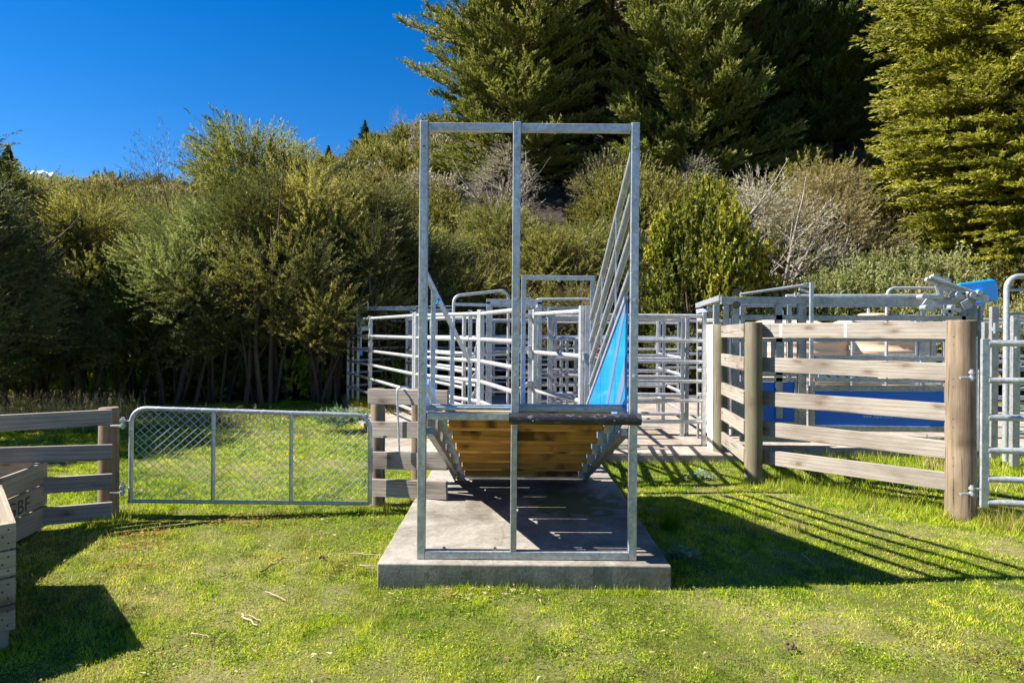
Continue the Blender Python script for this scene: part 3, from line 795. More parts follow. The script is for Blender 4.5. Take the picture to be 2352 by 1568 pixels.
# ex runs towards the camera, ey must point away from centre (to -x)
fc = bpy.data.curves.new('crate_lettering', 'FONT'); fc.body = 'GBF'; fc.size = 0.15; fc.extrude = 0.0; fc.space_character = 1.05
fo = bpy.data.objects.new('tmp', fc); C.collection.objects.link(fo)
bpy.context.view_layer.update()
me = bpy.data.meshes.new_from_object(fo); bpy.data.objects.remove(fo)
letters = bpy.data.objects.new('crate_lettering', me); C.collection.objects.link(letters); me.materials.append(M['black_ink'])
nrm = -ey if (-ey).x > 0 else ey
tx = V((-ex.x, -ex.y, 0))      # reading direction: away from the camera = left to right on the right-hand side
rot = Matrix((tx, V((0, 0, 1)), nrm)).transposed().to_4x4()
pos = V((ca_.x, ca_.y, 0)) + ex * 0.50 + nrm * 0.0025 + V((0, 0, 0.232))
me.transform(Matrix.Translation(pos - root_loc(cr)) @ rot); letters.parent = cr
at = me.attributes.new('gc', 'FLOAT_VECTOR', 'POINT'); co = np.zeros(len(me.vertices) * 3, dtype=np.float32); me.vertices.foreach_get('co', co); at.data.foreach_set('vector', co)
cb_ = P(35, 1492, 3.04); cb_.z = 0
crate((cb_.x, cb_.y, 0.0), R(180 + 43), 1.0, 0.63, 4, 'nearest nailed timber crate at the left edge, cut off by the picture', legs=0.10)
# ---------------------------------------------------------------- cattle yard panels
ZR = (0.40, 0.66, 0.92, 1.18, 1.44, 1.72)
def yard_panel(a, b_, label, zs=None, top=None, mat='pipe', rad_=0.0235, mid=(), h=1.78, z0=0.10, cap=True, group='galvanised yard panels'):
    a, b_ = V((*a, 0)), V((*b_, 0)); zs = zs or (0.32, 0.60, 0.86, 1.12, 1.40, 1.73)
    t = thing('yard_fence', (a + b_) / 2 + V((0, 0, z0)), label, 'yard panel', group)
    d = (b_ - a).normalized(); n = V((-d.y, d.x, 0))
    for p in (a + d * 0.03, b_ - d * 0.03) + tuple(a.lerp(b_, m) for m in mid):
        MB().bar(p + V((0, 0, z0)), p + V((0, 0, z0 + h)), 0.05, 0.05, tuple(n)).build('post', mat, t, 0.003)
        MB().bar(p + V((0, 0, z0 - 0.02)), p + V((0, 0, z0 + 0.008)), 0.09, 0.09, tuple(n)).build('foot_plate', 'galv_dull', t)
    for z in zs:
        MB().tube([a + d * 0.05 + V((0, 0, z + z0)), b_ - d * 0.05 + V((0, 0, z + z0))], rad_, 12, sy=1.12).build('rail', mat, t, smooth=True)
    lg = MB()
    for z in (0.28, 1.25):
        c = a + n * 0.035 + V((0, 0, z + z0)); lg.tube([c - V((0, 0, 0.035)), c + V((0, 0, 0.035))], 0.016, 8); lg.tube([c + V((0, 0, 0.03)), c + V((0, 0, 0.04))], 0.024, 8)
    lg.build('hinge_pin', mat, t)
    return t
W = [(-3.50, 13.0), (-2.66, 11.45), (-1.44, 9.05), (-0.40, 7.85), (0.04, 6.45)]
lab = ['leftmost outer yard panel, ending at the free post beside the bush', 'outer yard panel second from the left end of the yards', 'outer yard panel running behind the left ramp post', 'outer yard panel joining the foot of the ramp']
for k in range(4): yard_panel(W[k], W[k+1], lab[k])
yard_panel((0.78, 6.3), (0.98, 8.1), 'yard panel hidden mostly behind the right ramp post')
yard_panel((1.00, 8.15), (2.60, 8.15), 'front yard panel of bright level rails between ramp and timber fence')
yard_panel((0.55, 9.0), (2.52, 8.9), 'second row yard panel seen through the front panel right of the ramp', mat='galv')
yard_panel((-3.45, 13.1), (-2.45, 14.3), 'back yard panel at the far left corner of the yards', mat='galv')
yard_panel((-2.42, 14.3), (-0.5, 14.3), 'rear yard panel against the dark trees on the left', mat='galv', mid=(0.5,))
yard_panel((-0.45, 14.3), (1.6, 14.3), 'rear yard panel behind the middle of the ramp', mat='galv')
yard_panel((1.65, 14.3), (3.9, 14.2), 'rear yard panel right of the ramp against the bushes', mat='galv')
yard_panel((-0.55, 8.0), (-0.55, 10.0), 'inner yard panel running away from the ramp, left side of the race')
yard_panel((0.25, 7.9), (0.30, 10.2), 'inner yard panel running away from the ramp, right side of the race')
yard_panel((-0.55, 10.1), (-1.6, 12.0), 'inner yard panel angled to the left pen')
yard_panel((0.05, 6.5), (0.24, 7.85), 'short yard panel between ramp and race gate', zs=(0.40, 0.86, 1.30, 1.70))
yard_panel((0.27, 7.55), (0.74, 6.35), 'angled gate panel standing open inside the race', zs=(0.35, 0.78, 1.25, 1.72))
yard_panel((-0.6, 12.0), (0.9, 12.2), 'inner yard panel crossing behind the race', mat='galv')
yard_panel((-1.5, 12.1), (-2.4, 14.1), 'inner yard panel at the back of the left pen', mat='galv')
yard_panel((2.7, 11.4), (4.1, 11.4), 'yard panel behind the blue-panelled crush', mat='galv')
yard_panel((2.58, 8.95), (2.70, 11.2), 'yard panel running away left of the crush', mat='galv')

yard_panel((0.35, 10.4), (2.62, 10.4), 'third row yard panel far behind the level rails', mat='galv')
yard_panel((-2.15, 12.4), (-0.75, 9.7), 'inner yard panel parallel to the outer left panels')
def bow_frame(u0, u1, v0, v1, d, dd, label, rr=0.12, wid=0.045):
    """bow-topped gate frame: two legs and a top with round corners"""
    a, b_ = P(u0, v0, d), P(u1, v1, d + dd); t = thing('bow_gate_frame', ((a.x+b_.x)/2, (a.y+b_.y)/2, 0.1), label, 'gate frame', 'bow-topped gate frames')
    dr = (V((b_.x, b_.y, 0)) - V((a.x, a.y, 0))); ln = dr.length; dr.normalize()
    def Q(s, z): return V((a.x, a.y, z)) + dr * s
    zt_a, zt_b = a.z, b_.z
    pts = [Q(0, 0.12)] + [Q(rr - rr * math.cos(q), zt_a - rr + rr * math.sin(q)) for q in np.linspace(0, math.pi/2, 6)] + [Q(ln - rr + rr * math.cos(q), zt_b - rr + rr * math.sin(q)) for q in np.linspace(math.pi/2, 0, 6)] + [Q(ln, 0.12)]
    MB().tube(pts, wid / 2, 10, sy=1.0).build('bow', 'pipe', t, smooth=True)
    zc = min(zt_a, zt_b) - 0.14
    MB().bar(Q(0, zc), Q(ln, zc), 0.03, 0.045).build('cross_bar', 'pipe', t, 0.002)
    for z in (0.9, 1.25):
        MB().bar(Q(0, z), Q(ln, z), 0.03, 0.04).build('cross_bar', 'pipe', t, 0.002)
    return t
bow_frame(1042, 1168, 677, 668, 9.1, 0.3, 'bow-topped gate frame just left of the centre ramp post')
bow_frame(1200, 1222, 688, 686, 10.2, 0.5, 'narrow bow-topped gate frame seen beside the centre ramp post', 0.07)
bow_frame(1225, 1362, 687, 687, 10.3, 0.0, 'wide bow-topped gate frame behind the race gate')
def box_frame(u0, u1, v, d, dd, label, pw_=0.06):
    a, b_ = P(u0, v, d), P(u1, v, d); z = (a.z + b_.z) / 2
    t = thing('drafting_gate_frame', ((a.x+b_.x)/2, d, 0.1), label, 'gate frame', 'square drafting gate frames')
    for x in (a.x, b_.x):
        for y in ((d, d + dd) if dd else (d,)):
            MB().bar((x, y, 0.1), (x, y, z), pw_, 0.05, (0, 1, 0)).build('post', 'galv', t, 0.003)
        if dd: MB().bar((x, d, z - 0.03), (x, d + dd, z - 0.03), 0.05, 0.06).build('side_head', 'galv', t, 0.003)
    for y in ((d, d + dd) if dd else (d,)):
        MB().bar((a.x - 0.03, y, z), (b_.x + 0.03, y, z), 0.05, 0.07).build('head_beam', 'galv', t, 0.003)
    for zz in (1.45,):
        MB().bar((a.x, d + 0.04, zz), (b_.x, d + 0.04, zz), 0.03, 0.05).build('cross_bar', 'pipe', t, 0.002)
    return t
box_frame(1122, 1240, 693, 8.6, 0.9, 'square drafting gate frame behind the centre ramp post')
box_frame(824, 945, 709, 12.6, 0.0, 'sliding gate frame with rope pulleys at the left end of the yards', 0.05)
box_frame(950, 1035, 712, 12.8, 0.6, 'square gate frame behind the left ramp post', 0.05)
# rope rail, control rods and the blue handled rod of the left sliding gate
sg = thing('slide_gate_control', P(830, 760, 12.2), 'sliding gate control rods with a hanging blue-gripped handle at the left', 'gate control')
MB().tube([P(810, 705, 12.3), P(1040, 703, 12.3)], 0.010, 6).build('rod', 'galv', sg)
MB().tube([P(820, 697, 12.2), P(820, 748, 12.2), P(826, 757, 12.2)], 0.012, 6).build('rod', 'galv', sg)
MB().tube([P(845, 695, 12.2), P(845, 712, 12.2)], 0.012, 6).build('rod', 'galv', sg)
MB().tube([P(829, 730, 12.1), P(829, 802, 12.1)], 0.017, 8).build('lever', 'galv', sg)
MB().tube([P(829, 798, 12.1), P(829, 816, 12.1)], 0.028, 8).build('grip', 'blue', sg, smooth=True)
MB().poly([P(829, 750, 12.0), P(852, 746, 12.0), P(856, 757, 12.0), P(832, 760, 12.0)], 0.02, (0, 1, 0)).build('bracket', 'galv', sg)
for u, v in ((834, 741), (950, 707)):
    c = P(u, v, 12.05); MB().tube([c, c + V((0, 0.03, 0))], 0.045, 12).build('pulley', 'galv_dull', sg)
# extra upright latches and double posts that crowd the race
for u, v0, v1, d, l_ in ((1096, 790, 927, 8.4, 'slim latch post with a round cap inside the pen left of centre'), (1262, 705, 927, 9.0, 'latch post standing beside the race gate right of centre'), (1290, 782, 927, 9.7, 'first of three slim posts inside the race'), (1303, 774, 927, 9.4, 'middle of three slim posts inside the race'), (1322, 776, 927, 9.7, 'last of three slim posts inside the race')):
    a, b_ = P(u, v0, d), P(u, v1, d); lp = thing('latch_post', (a.x, d, 0.1), l_, 'post', 'slim latch posts')
    MB().bar((a.x, d, 0.1), (a.x, d, a.z), 0.045, 0.045, (0, 1, 0)).build('post', 'pipe', lp, 0.003)
    MB().bar((a.x - 0.05, d - 0.03, a.z - 0.12), (a.x + 0.05, d - 0.03, a.z - 0.12), 0.03, 0.035).tube([(a.x - 0.02, d - 0.03, a.z - 0.3), (a.x - 0.02, d - 0.03, a.z - 0.04)], 0.013, 8).build('latch', 'galv', lp)

# ---------------------------------------------------------------- cattle crush
ck = thing('cattle_crush', P(1950, 1000, 8.3), 'large galvanised cattle crush with dark blue lower panels behind the timber fence', 'cattle crush')
D = 8.0
def cb2(u0, v0, u1, v1, w_, h_, name='frame_bar', mat='galv_dull', d=D, d2=None, vert=False, bev=0.003):
    a, b_ = P(u0, v0, d), P(u1, v1, d2 or d)
    return MB().bar(a, b_, w_, h_, (0, 1, 0) if vert else (0, 0, 1)).build(name, mat, ck, bev)
px = lambda n: n * D / F
cb2(1655, 690, 2238, 691, 0.06, px(17), 'top_beam')
for u, wd, v1 in ((1645, 13, 1010), (1667, 12, 1000), (1689, 17, 1000), (1788, 16, 960), (1841, 19, 1000), (2232, 22, 1000), (2211, 10, 1000)):
    cb2(u, 699, u, v1, px(wd), 0.05, 'upright', vert=True)
for u, wd in ((1603, 5), (1614, 5), (1628, 8)): cb2(u, 712 if u < 1620 else 705, u, 1005, px(wd), 0.04, 'upright', vert=True, d=8.75)
cb2(1601, 702, 1655, 684, 0.05, px(12), 'head_beam', 'galv', d=8.8, d2=8.0)
cb2(1601, 716, 1640, 709, 0.05, px(9), 'head_beam', 'galv', d=8.7, d2=8.5)
for v in (735, 760, 800, 850, 905, 960): cb2(1603, v, 1640, v + 1, 0.04, px(8), 'frame_bar', d=8.7, d2=8.5)
cb2(1700, 729, 1832, 729, 0.05, px(12)); cb2(1850, 730, 2222, 731, 0.05, px(12))
cb2(1700, 781, 1832, 781, 0.05, px(9)); cb2(1850, 778, 2222, 779, 0.05, px(11))
cb2(1872, 821, 2200, 824, 0.06, px(10), mat='galv'); cb2(1872, 834, 2200, 836, 0.02, 0.03, mat='galv_dull')
for u in (1757, 1776, 1796, 1816): cb2(u, 785, u, 850, px(9), 0.03, 'window_bar', vert=True)
cb2(1700, 853, 1832, 853, 0.05, px(16)); cb2(1745, 871, 1830, 871, 0.05, px(9))
for u in (2115, 2143, 2185): cb2(u, 784, u, 818, px(11), 0.04, 'upright', 'galv', vert=True)
def panel(u0, u1, v0, v1, d, mat='blue_dark'):
    a, b_ = P(u0, v0, d), P(u1, v1, d)
    return MB().poly([(a.x, d, a.z), (b_.x, d, a.z), (b_.x, d, b_.z), (a.x, d, b_.z)], 0.012, (0, 1, 0)).build('blue_panel', mat, ck)
panel(1698, 1822, 876, 968, D); p2_ = panel(1872, 2200, 897, 979, D)
for u, wd in ((1703, 12), (1826, 6), (1864, 12)): cb2(u, 876, u, 985, px(wd), 0.045, 'upright', vert=True)
cb2(1864, 890, 2222, 893, 0.05, px(12), mat='galv_dull'); cb2(1864, 982, 2222, 986, 0.05, px(13)); cb2(1700, 972, 1832, 972, 0.05, px(10))
cb2(1700, 1003, 1860, 1005, 0.06, px(20)); cb2(1860, 1006, 2240, 1010, 0.06, px(10))
cb2(1872, 871, 2222, 876, 0.04, px(8), mat='galv'); cb2(1880, 880, 2100, 881, 0.03, 0.012, mat='galv')
# scale strip with teal dashes
a, b_ = P(1880, 856, D - 0.03), P(2110, 867, D - 0.03)
st_ = MB().poly([(a.x, a.y, a.z), (b_.x, a.y, a.z - 0.02), (b_.x, a.y, b_.z), (a.x, a.y, b_.z)], 0.012, (0, 1, 0)).build('graduated_strip', 'pale_blue', ck)
for k in range(10):
    u = 1893 + k * 21; c0, c1 = P(u, 857, D - 0.04), P(u + 12, 866, D - 0.04)
    wq = 0.035; MB().poly([(c0.x, c0.y, c0.z), (c0.x + wq, c0.y, c0.z), (c1.x + wq * 0.6, c0.y, c1.z), (c1.x - wq * 0.4, c0.y, c1.z)], 0.006, (0, 1, 0)).build('dash', 'teal', st_)
# web address on the blue panel
fc = bpy.data.curves.new('panel_lettering', 'FONT'); fc.body = 'www.tepari.com'; fc.size = 0.075; fc.space_character = 1.28
fo = bpy.data.objects.new('tmp', fc); C.collection.objects.link(fo); bpy.context.view_layer.update()
me = bpy.data.meshes.new_from_object(fo); bpy.data.objects.remove(fo); me.name = 'panel_lettering'
q = P(1982, 959, D); q.y = D - 0.0085
wd_ = max(v.co.x for v in me.vertices); tgt = (P(2049, 959, D).x - q.x)
me.transform(Matrix.Translation(q - root_loc(ck)) @ Matrix.Rotation(R(90), 4, 'X') @ Matrix.Scale(tgt / wd_, 4, (1, 0, 0)))
me.materials.append(M['white']); lt = bpy.data.objects.new('panel_lettering', me); C.collection.objects.link(lt); lt.parent = p2_
at = me.attributes.new('gc', 'FLOAT_VECTOR', 'POINT')
# lever arm over the crush and its hanging bar
MB().tube([P(1700, 676, D - 0.05), P(1845, 655, D - 0.05)], 0.019, 10).build('lever_pipe', 'pipe', ck, smooth=True)
cb2(1842, 656, 1868, 652, 0.03, px(9), 'lever_end', 'pipe', d=D - 0.05)
cb2(1835, 664, 1866, 674, 0.02, px(6), 'link_plate', 'pipe', d=D - 0.09)
cb2(1864, 648, 1863, 886, px(8), 0.03, 'lever_bar', 'pipe', d=D - 0.12, vert=True)
cb2(1853, 886, 1873, 886, 0.03, px(4), 'link_plate', 'pipe', d=D - 0.12)
MB().tube([P(1692, 671, D), P(1692, 671, D + 0.03)], 0.05, 12).tube([P(1692, 700, D - 0.05), P(1692, 700, D)], 0.05, 12).build('pulley', 'hole', ck)
MB().tube([P(1805, 680, D + 0.03), P(2165, 679, D + 0.03)], 0.024, 12).build('control_shaft', 'pipe', ck, smooth=True)
for u in (1828, 1836): cb2(u - 2, 672, u + 2, 686, 0.03, 0.02, 'bracket', 'pipe', vert=True, d=D - 0.01)
# rear wall of the crush
D2 = 8.9
for u0, v0, u1, v1, h_ in ((1700, 700, 2180, 700, 11), (1700, 860, 2180, 862, 9), (1700, 905, 2180, 908, 9)):
    cb2(u0, v0, u1, v1, 0.04, px(h_), 'rear_bar', 'galv', d=D2)
for u in (1704, 1812, 2118, 2170): cb2(u, 700, u, 965, px(11), 0.05, 'rear_upright', 'galv', d=D2, vert=True)
# head bail mechanism with blue counterweight plate
hb_t = ck
def hb(u0, v0, u1, v1, h_, d=D - 0.12, w_=0.05, mat='pipe', n='bail_link'): return cb2(u0, v0, u1, v1, w_, px(h_), n, mat, d=d)
hb(2126, 641, 2215, 674, 9); hb(2140, 634, 2182, 647, 9, D - 0.16)
MB().tube([P(2136, 636, D - 0.18), P(2255, 677, D - 0.18)], 0.020, 10).build('bail_rod', 'pipe', ck, smooth=True)
hb(2153, 650, 2162, 684, 10, D - 0.1); hb(2120, 680, 2165, 683, 9); hb(2185, 681, 2215, 679, 14); hb(2220, 676, 2268, 688, 15)
hb(2160, 715, 2205, 712, 10); hb(2176, 700, 2180, 728, 8, n='bail_link'); hb(2124, 690, 2150, 709, 22, D - 0.05, 0.02); hb(2215, 690, 2225, 708, 20, D - 0.08, 0.02)
for u, v in ((2124, 681), (2203, 676), (2236, 677), (2252, 672), (2131, 706), (2190, 706)):
    c = P(u, v, D - 0.22); MB().tube([c, c + V((0, 0.12, 0))], 0.035, 10).build('pivot_bush', 'galv', ck)
pts = []
for (u, v, r_) in ((2192, 652, 8), (2283, 639, 10), (2289, 690, 10), (2186, 700, 6)):
    pass
corners = [(2187, 698, 8), (2197, 651, 10), (2286, 640, 12), (2292, 692, 12)]
out = []
for i, (u, v, r_) in enumerate(corners):
    p0, p1, p2 = V(corners[i-1][:2]), V((u, v)), V(corners[(i+1) % 4][:2])
    a1 = p1 + (p0 - p1).normalized() * r_; a2 = p1 + (p2 - p1).normalized() * r_
    for k in range(6):
        t = k / 5; q = a1.lerp(p1, t).lerp(p1.lerp(a2, t), t); out.append(P(q.x, q.y, D + 0.12))
pl = MB().poly(out, 0.06, (0, 1, 0)).build('blue_counterweight', 'blue', ck, 0.02)
MB().bar(P(2250, 664, D + 0.07), P(2250, 690, D + 0.07), 0.07, 0.04, (0, 1, 0)).build('moulded_rib', 'blue', pl, 0.008)
MB().bar(P(2200, 695, D + 0.07), P(2262, 697, D + 0.07), 0.04, 0.05).build('moulded_rib', 'blue', pl, 0.008)
# raised loop behind
def loop(u0, u1, v0, vb, d, label, rr=0.14, w_=0.05, right_open=True):
    t = thing('raised_pipe_loop', (P(u0, v0, d).x, d, 0.1), label, 'pipe loop', 'raised pipe loops')
    a, b_ = P(u0, v0, d), P(u1, v0, d)
    pts = [V((a.x, d, 0.12))] + [V((a.x + rr - rr * math.cos(q), d, a.z - rr + rr * math.sin(q))) for q in np.linspace(0, math.pi/2, 7)] + [V((b_.x - rr + rr * math.cos(q), d, a.z - rr + rr * math.sin(q))) for q in np.linspace(math.pi/2, 0, 7)] + [V((b_.x, d, 0.12))]
    MB().tube(pts, w_ / 2, 12).build('loop', 'pipe', t, smooth=True)
    for z in (a.z - 0.16, a.z - 0.45, 1.2, 0.8): MB().tube([(a.x, d, z), (b_.x, d, z)], 0.018, 8).build('cross_bar', 'pipe', t, smooth=True)
    return t
loop(2037, 2178, 661, 725, 10.0, 'round-cornered pipe loop rising behind the crush')
loop(2312, 2420, 634, 700, 7.2, 'tall round-cornered pipe loop at the right edge behind the pipe gate', 0.15, 0.062)
# posts and panels right of the crush
for u, v0, d, wpx, l_ in ((2252, 702, 7.9, 7, 'thin post next to the thick timber post'), (2283, 704, 7.5, 16, 'wide flat post behind the pipe gate'), (2262, 740, 7.3, 9, 'round pipe post beside the gate hinge'), (2332, 733, 7.0, 17, 'short wide post near the right edge')):
    a = P(u, v0, d); lp = thing('yard_post', (a.x, d, 0.1), l_, 'post', 'posts right of the crush')
    MB().bar((a.x, d, 0.1), (a.x, d, a.z), wpx * d / F, 0.05, (0, 1, 0)).build('post', 'galv_dull', lp, 0.003)
    MB().bar((a.x - 0.05, d - 0.035, a.z - 0.28), (a.x + 0.06, d - 0.035, a.z - 0.28), 0.03, 0.05).tube([(a.x - 0.03, d - 0.05, a.z - 0.33), (a.x - 0.03, d - 0.05, a.z - 0.2)], 0.014, 8).build('latch', 'galv', lp)
yard_panel((6.1, 7.45), (8.6, 7.2), 'front yard panel behind the pipe gate at the right edge', mat='galv')
yard_panel((6.75, 9.0), (9.3, 9.0), 'second row yard panel at the right edge', mat='galv', mid=(0.4,))
yard_panel((6.4, 11.5), (10.5, 11.5), 'rear yard panel at the right edge before the bushes', mat='galv', mid=(0.3,))
# ---------------------------------------------------------------- water tanks
def tank(u, d, r_, vtop, label):
    c = P(u, vtop, d); zt_ = c.z; t = thing('water_tank', (c.x, d + r_, 0), label, 'water tank', 'beige water tanks')
    hs_ = zt_ - 0.40
    prof = [(r_, 0.0)]
    for k in range(9):
        z = 0.08 + k * (hs_ - 0.1) / 8
        prof += [(r_, z), (r_ + 0.018, z + 0.03), (r_ + 0.018, z + 0.06), (r_, z + 0.09)]
    prof += [(r_, hs_ - 0.02), (r_ * 0.97, hs_ + 0.05), (r_ * 0.80, hs_ + 0.17), (r_ * 0.5, hs_ + 0.29), (r_ * 0.24, hs_ + 0.35)]
    MB().lathe((c.x, d + r_, 0.0), prof, 40).build('tank_body', 'tank', t, smooth=True)
    MB().lathe((c.x, d + r_, hs_ + 0.34), [(r_ * 0.26, 0), (r_ * 0.26, 0.05), (r_ * 0.2, 0.07), (0.03, 0.075)], 24).build('lid', 'tank', t, smooth=True)
    MB().tube([(c.x - 0.1, d + r_, hs_ + 0.36), (c.x - 0.1, d + r_, hs_ + 0.52)], 0.03, 8).build('vent_pipe', 'galv', t)
tank(1868, 11.9, 1.15, 722, 'left beige plastic water tank behind the crush')
tank(2082, 11.9, 1.10, 717, 'right beige plastic water tank behind the crush')
tank(2330, 12.6, 1.0, 790, 'low beige water tank at the right edge behind the pipe gate') if False else None
# ---------------------------------------------------------------- vegetation
def norm(a): return a / np.maximum(np.linalg.norm(a, axis=-1, keepdims=True), 1e-9)
def leaves_on(rng, o, d, Ls, n, ll, lw, spread=0.22, up=0.15, out=0.8, droop=0.0, val=None, t0=0.05, tp=0.85):
    """n narrow leaves along each spray (origin o, direction d, length Ls): returns (tri verts Kx3x3, values K)"""
    m = len(o)
    t = t0 + (1 - t0) * rng.random((m, n)) ** tp
    rnd = norm(rng.normal(size=(m, n, 3)))
    base = o[:, None] + d[:, None] * (t * Ls[:, None])[..., None] + rnd * (spread * Ls[:, None] * (1.05 - t) * rng.random((m, n)))[..., None]
    base[..., 2] -= droop * Ls[:, None] * t * t
    ld = norm(d[:, None] + out * norm(rng.normal(size=(m, n, 3))) + np.array([0, 0, up]))
    sd_ = norm(np.cross(ld, norm(rng.normal(size=(m, n, 3)))))
    l = ll * (0.6 + 0.8 * rng.random((m, n)))[..., None]; w_ = lw * (0.7 + 0.6 * rng.random((m, n)))[..., None]
    v = np.stack([base - sd_ * w_ / 2, base + sd_ * w_ / 2, base + ld * l], axis=2).reshape(-1, 3, 3)
    if val is None: val = rng.random(m)
    vv = np.clip(val[:, None] * 0.65 + 0.35 * rng.random((m, n)) + 0.18 * (t - 0.5), 0, 1).reshape(-1)
    return v.astype(np.float32), vv.astype(np.float32)

def tri_mesh(name, parts, mats):
    """parts: list of (verts Kx3x3, values K, material index, dry or None)"""
    v = np.concatenate([p[0] for p in parts]); k = len(v)
    me = bpy.data.meshes.new(name)
    me.vertices.add(3 * k); me.vertices.foreach_set('co', v.reshape(-1))
    me.loops.add(3 * k); me.loops.foreach_set('vertex_index', np.arange(3 * k, dtype=np.int32))
    me.polygons.add(k); me.polygons.foreach_set('loop_start', np.arange(0, 3 * k, 3, dtype=np.int32))
    if len(mats) > 1: me.polygons.foreach_set('material_index', np.concatenate([np.full(len(p[0]), p[2], np.int32) for p in parts]))
    at = me.attributes.new('lv', 'FLOAT', 'POINT'); at.data.foreach_set('value', np.repeat(np.concatenate([p[1] for p in parts]), 3))
    if parts[0][3] is not None:
        at = me.attributes.new('dry', 'FLOAT', 'POINT'); at.data.foreach_set('value', np.repeat(np.concatenate([p[3] for p in parts]), 3).astype(np.float32))
    for m_ in mats: me.materials.append(m_)
    me.update(calc_edges=True)
    return me

class Wood:
    def __init__(self, seed): self.b = MB(); self.r = random.Random(seed)
    def limb(self, a, d, ln, r0, r1, bend=0.12, n=6, lift=0.0, sides=6):
        pts, rads = [V(a)], [r0]; d = V(d).normalized(); p = V(a)
        for k in range(n):
            d = (d + V((self.r.gauss(0, bend), self.r.gauss(0, bend), self.r.gauss(0, bend * 0.6) + lift))).normalized()
            p = p + d * ln / n; pts.append(p.copy()); rads.append(r0 + (r1 - r0) * (k + 1) / n)
        self.b.tube(pts, r0, sides, rads=rads, cap=False)
        return pts, d

def kanuka_mesh(seed, H, W_, c0=0.30, stems=5, clumps=46, sp=26, nl=46, ll=0.075, lw=0.013, lean=0.25, wispy=1.0, upw=0.42):
    """many-stemmed tree with feathery upswept sprays; returns (wood MB, leaf parts)"""
    rng = np.random.default_rng(seed); wd = Wood(seed); tips = []
    for s in range(stems):
        a = 2 * math.pi * (s + wd.r.random() * 0.6) / stems; sprd = wd.r.uniform(0.1, 0.32)
        pts, d = wd.limb((0.25 * math.cos(a), 0.25 * math.sin(a), -0.1), (math.cos(a) * sprd, math.sin(a) * sprd, 1), H * wd.r.uniform(0.62, 0.85), wd.r.uniform(0.05, 0.10), 0.02, 0.07, 9, 0.03)
        for q in range(7):
            j = wd.r.randint(3, 8); p = pts[j]; a2 = wd.r.uniform(0, 6.28)
            p2, d2 = wd.limb(p, (math.cos(a2), math.sin(a2), wd.r.uniform(0.5, 1.2)), W_ * wd.r.uniform(0.25, 0.55), 0.025, 0.008, 0.12, 5, 0.06, 4)
            tips += p2[2:]
    tips = np.array([tuple(t) for t in tips])
    cs = []
    for k in range(clumps):
        # clump centres fill an egg-shaped shell
        u = rng.random(); th = rng.random() * 6.283; z = c0 * H + (1 - c0) * H * (u ** 0.8) * 0.90
        f = (z / H - c0) / (1 - c0); rad_ = W_ / 2 * (0.45 + 0.75 * math.sin(min(1, f * 1.12 + 0.15) * math.pi)) * (0.55 + 0.45 * rng.random())
        rad_ *= (1 - 0.35 * f * f)
        cs.append((rad_ * math.cos(th), rad_ * math.sin(th), z))
    cs = np.array(cs)
    parts = []
    o = np.repeat(cs, sp, 0); m = len(o)
    cv = np.repeat(rng.random(clumps), sp)
    rd = norm(rng.normal(size=(m, 3))); ax = norm(np.stack([o[:, 0], o[:, 1], np.zeros(m)], -1) + 1e-5)
    d = norm(rd * 0.75 + ax * 0.75 + np.array([lean, 0, upw]))
    rc = 0.26 * W_ / 3.2 + 0.12
    o = o + rd * rc * rng.random((m, 1)) ** 0.5
    Ls = (0.45 + 0.55 * rng.random(m)) * 0.62 * wispy
    val = np.clip(0.85 * cv + 0.3 * rng.random(m) - 0.08, 0, 1)
    parts.append((*leaves_on(rng, o, d, Ls, nl, ll, lw, 0.20, 0.25, 0.75, 0.0, val), 0, None))
    return wd.b, parts

def shrub_parts(rng, c, rx, rz, n_cl, sp, nl, ll, lw, up=0.7, flat=False, val=None, out_=0.8, lsc=1.0, cr=0.28):
    th = rng.random(n_cl) * 6.283; ph = np.arccos(1 - rng.random(n_cl) * 1.0); rr = 0.55 + 0.4 * rng.random(n_cl)
    cs = np.stack([rx * rr * np.sin(ph) * np.cos(th), rx * rr * np.sin(ph) * np.sin(th), rz * rr * np.cos(ph)], -1)
    o = np.repeat(cs, sp, 0); m = len(o); rd = norm(rng.normal(size=(m, 3)))
    o = o + rd * (rx * cr) * rng.random((m, 1)) ** 0.5
    out = norm(o * np.array([1, 1, 1.0]))
    d = norm(rd * 0.6 + out * 0.8 + np.array([0.1, 0, up]))
    Ls = rx * (0.22 + 0.22 * rng.random(m)) * lsc
    cv = np.repeat(rng.random(n_cl), sp); vv = 0.5 * cv + 0.3 * rng.random(m)
    vv = vv + 0.2 if val is None else np.clip(vv * 0.6 + val, 0, 1)
    v, x = leaves_on(rng, o + np.asarray(c), d, Ls, nl, ll, lw, 0.22, 0.2, out_, 0.0, vv)
    return v, x

def shrub_mesh(seed, rx, rz, n_cl=30, sp=22, nl=26, ll=0.10, lw=0.03, up=0.7, **kw):
    rng = np.random.default_rng(seed); wd = Wood(seed)
    for q in range(9):
        a = wd.r.uniform(0, 6.28); s = wd.r.uniform(0.2, 1.0)
        wd.limb((0, 0, -0.1), (math.cos(a) * s, math.sin(a) * s, 1), rz * wd.r.uniform(0.7, 1.25), 0.05, 0.01, 0.14, 6, 0.02, 4)
    v, x = shrub_parts(rng, (0, 0, rz * 0.35), rx, rz, n_cl, sp, nl, ll, lw, up, **kw)
    return wd.b, [(v, x, 0, None)]

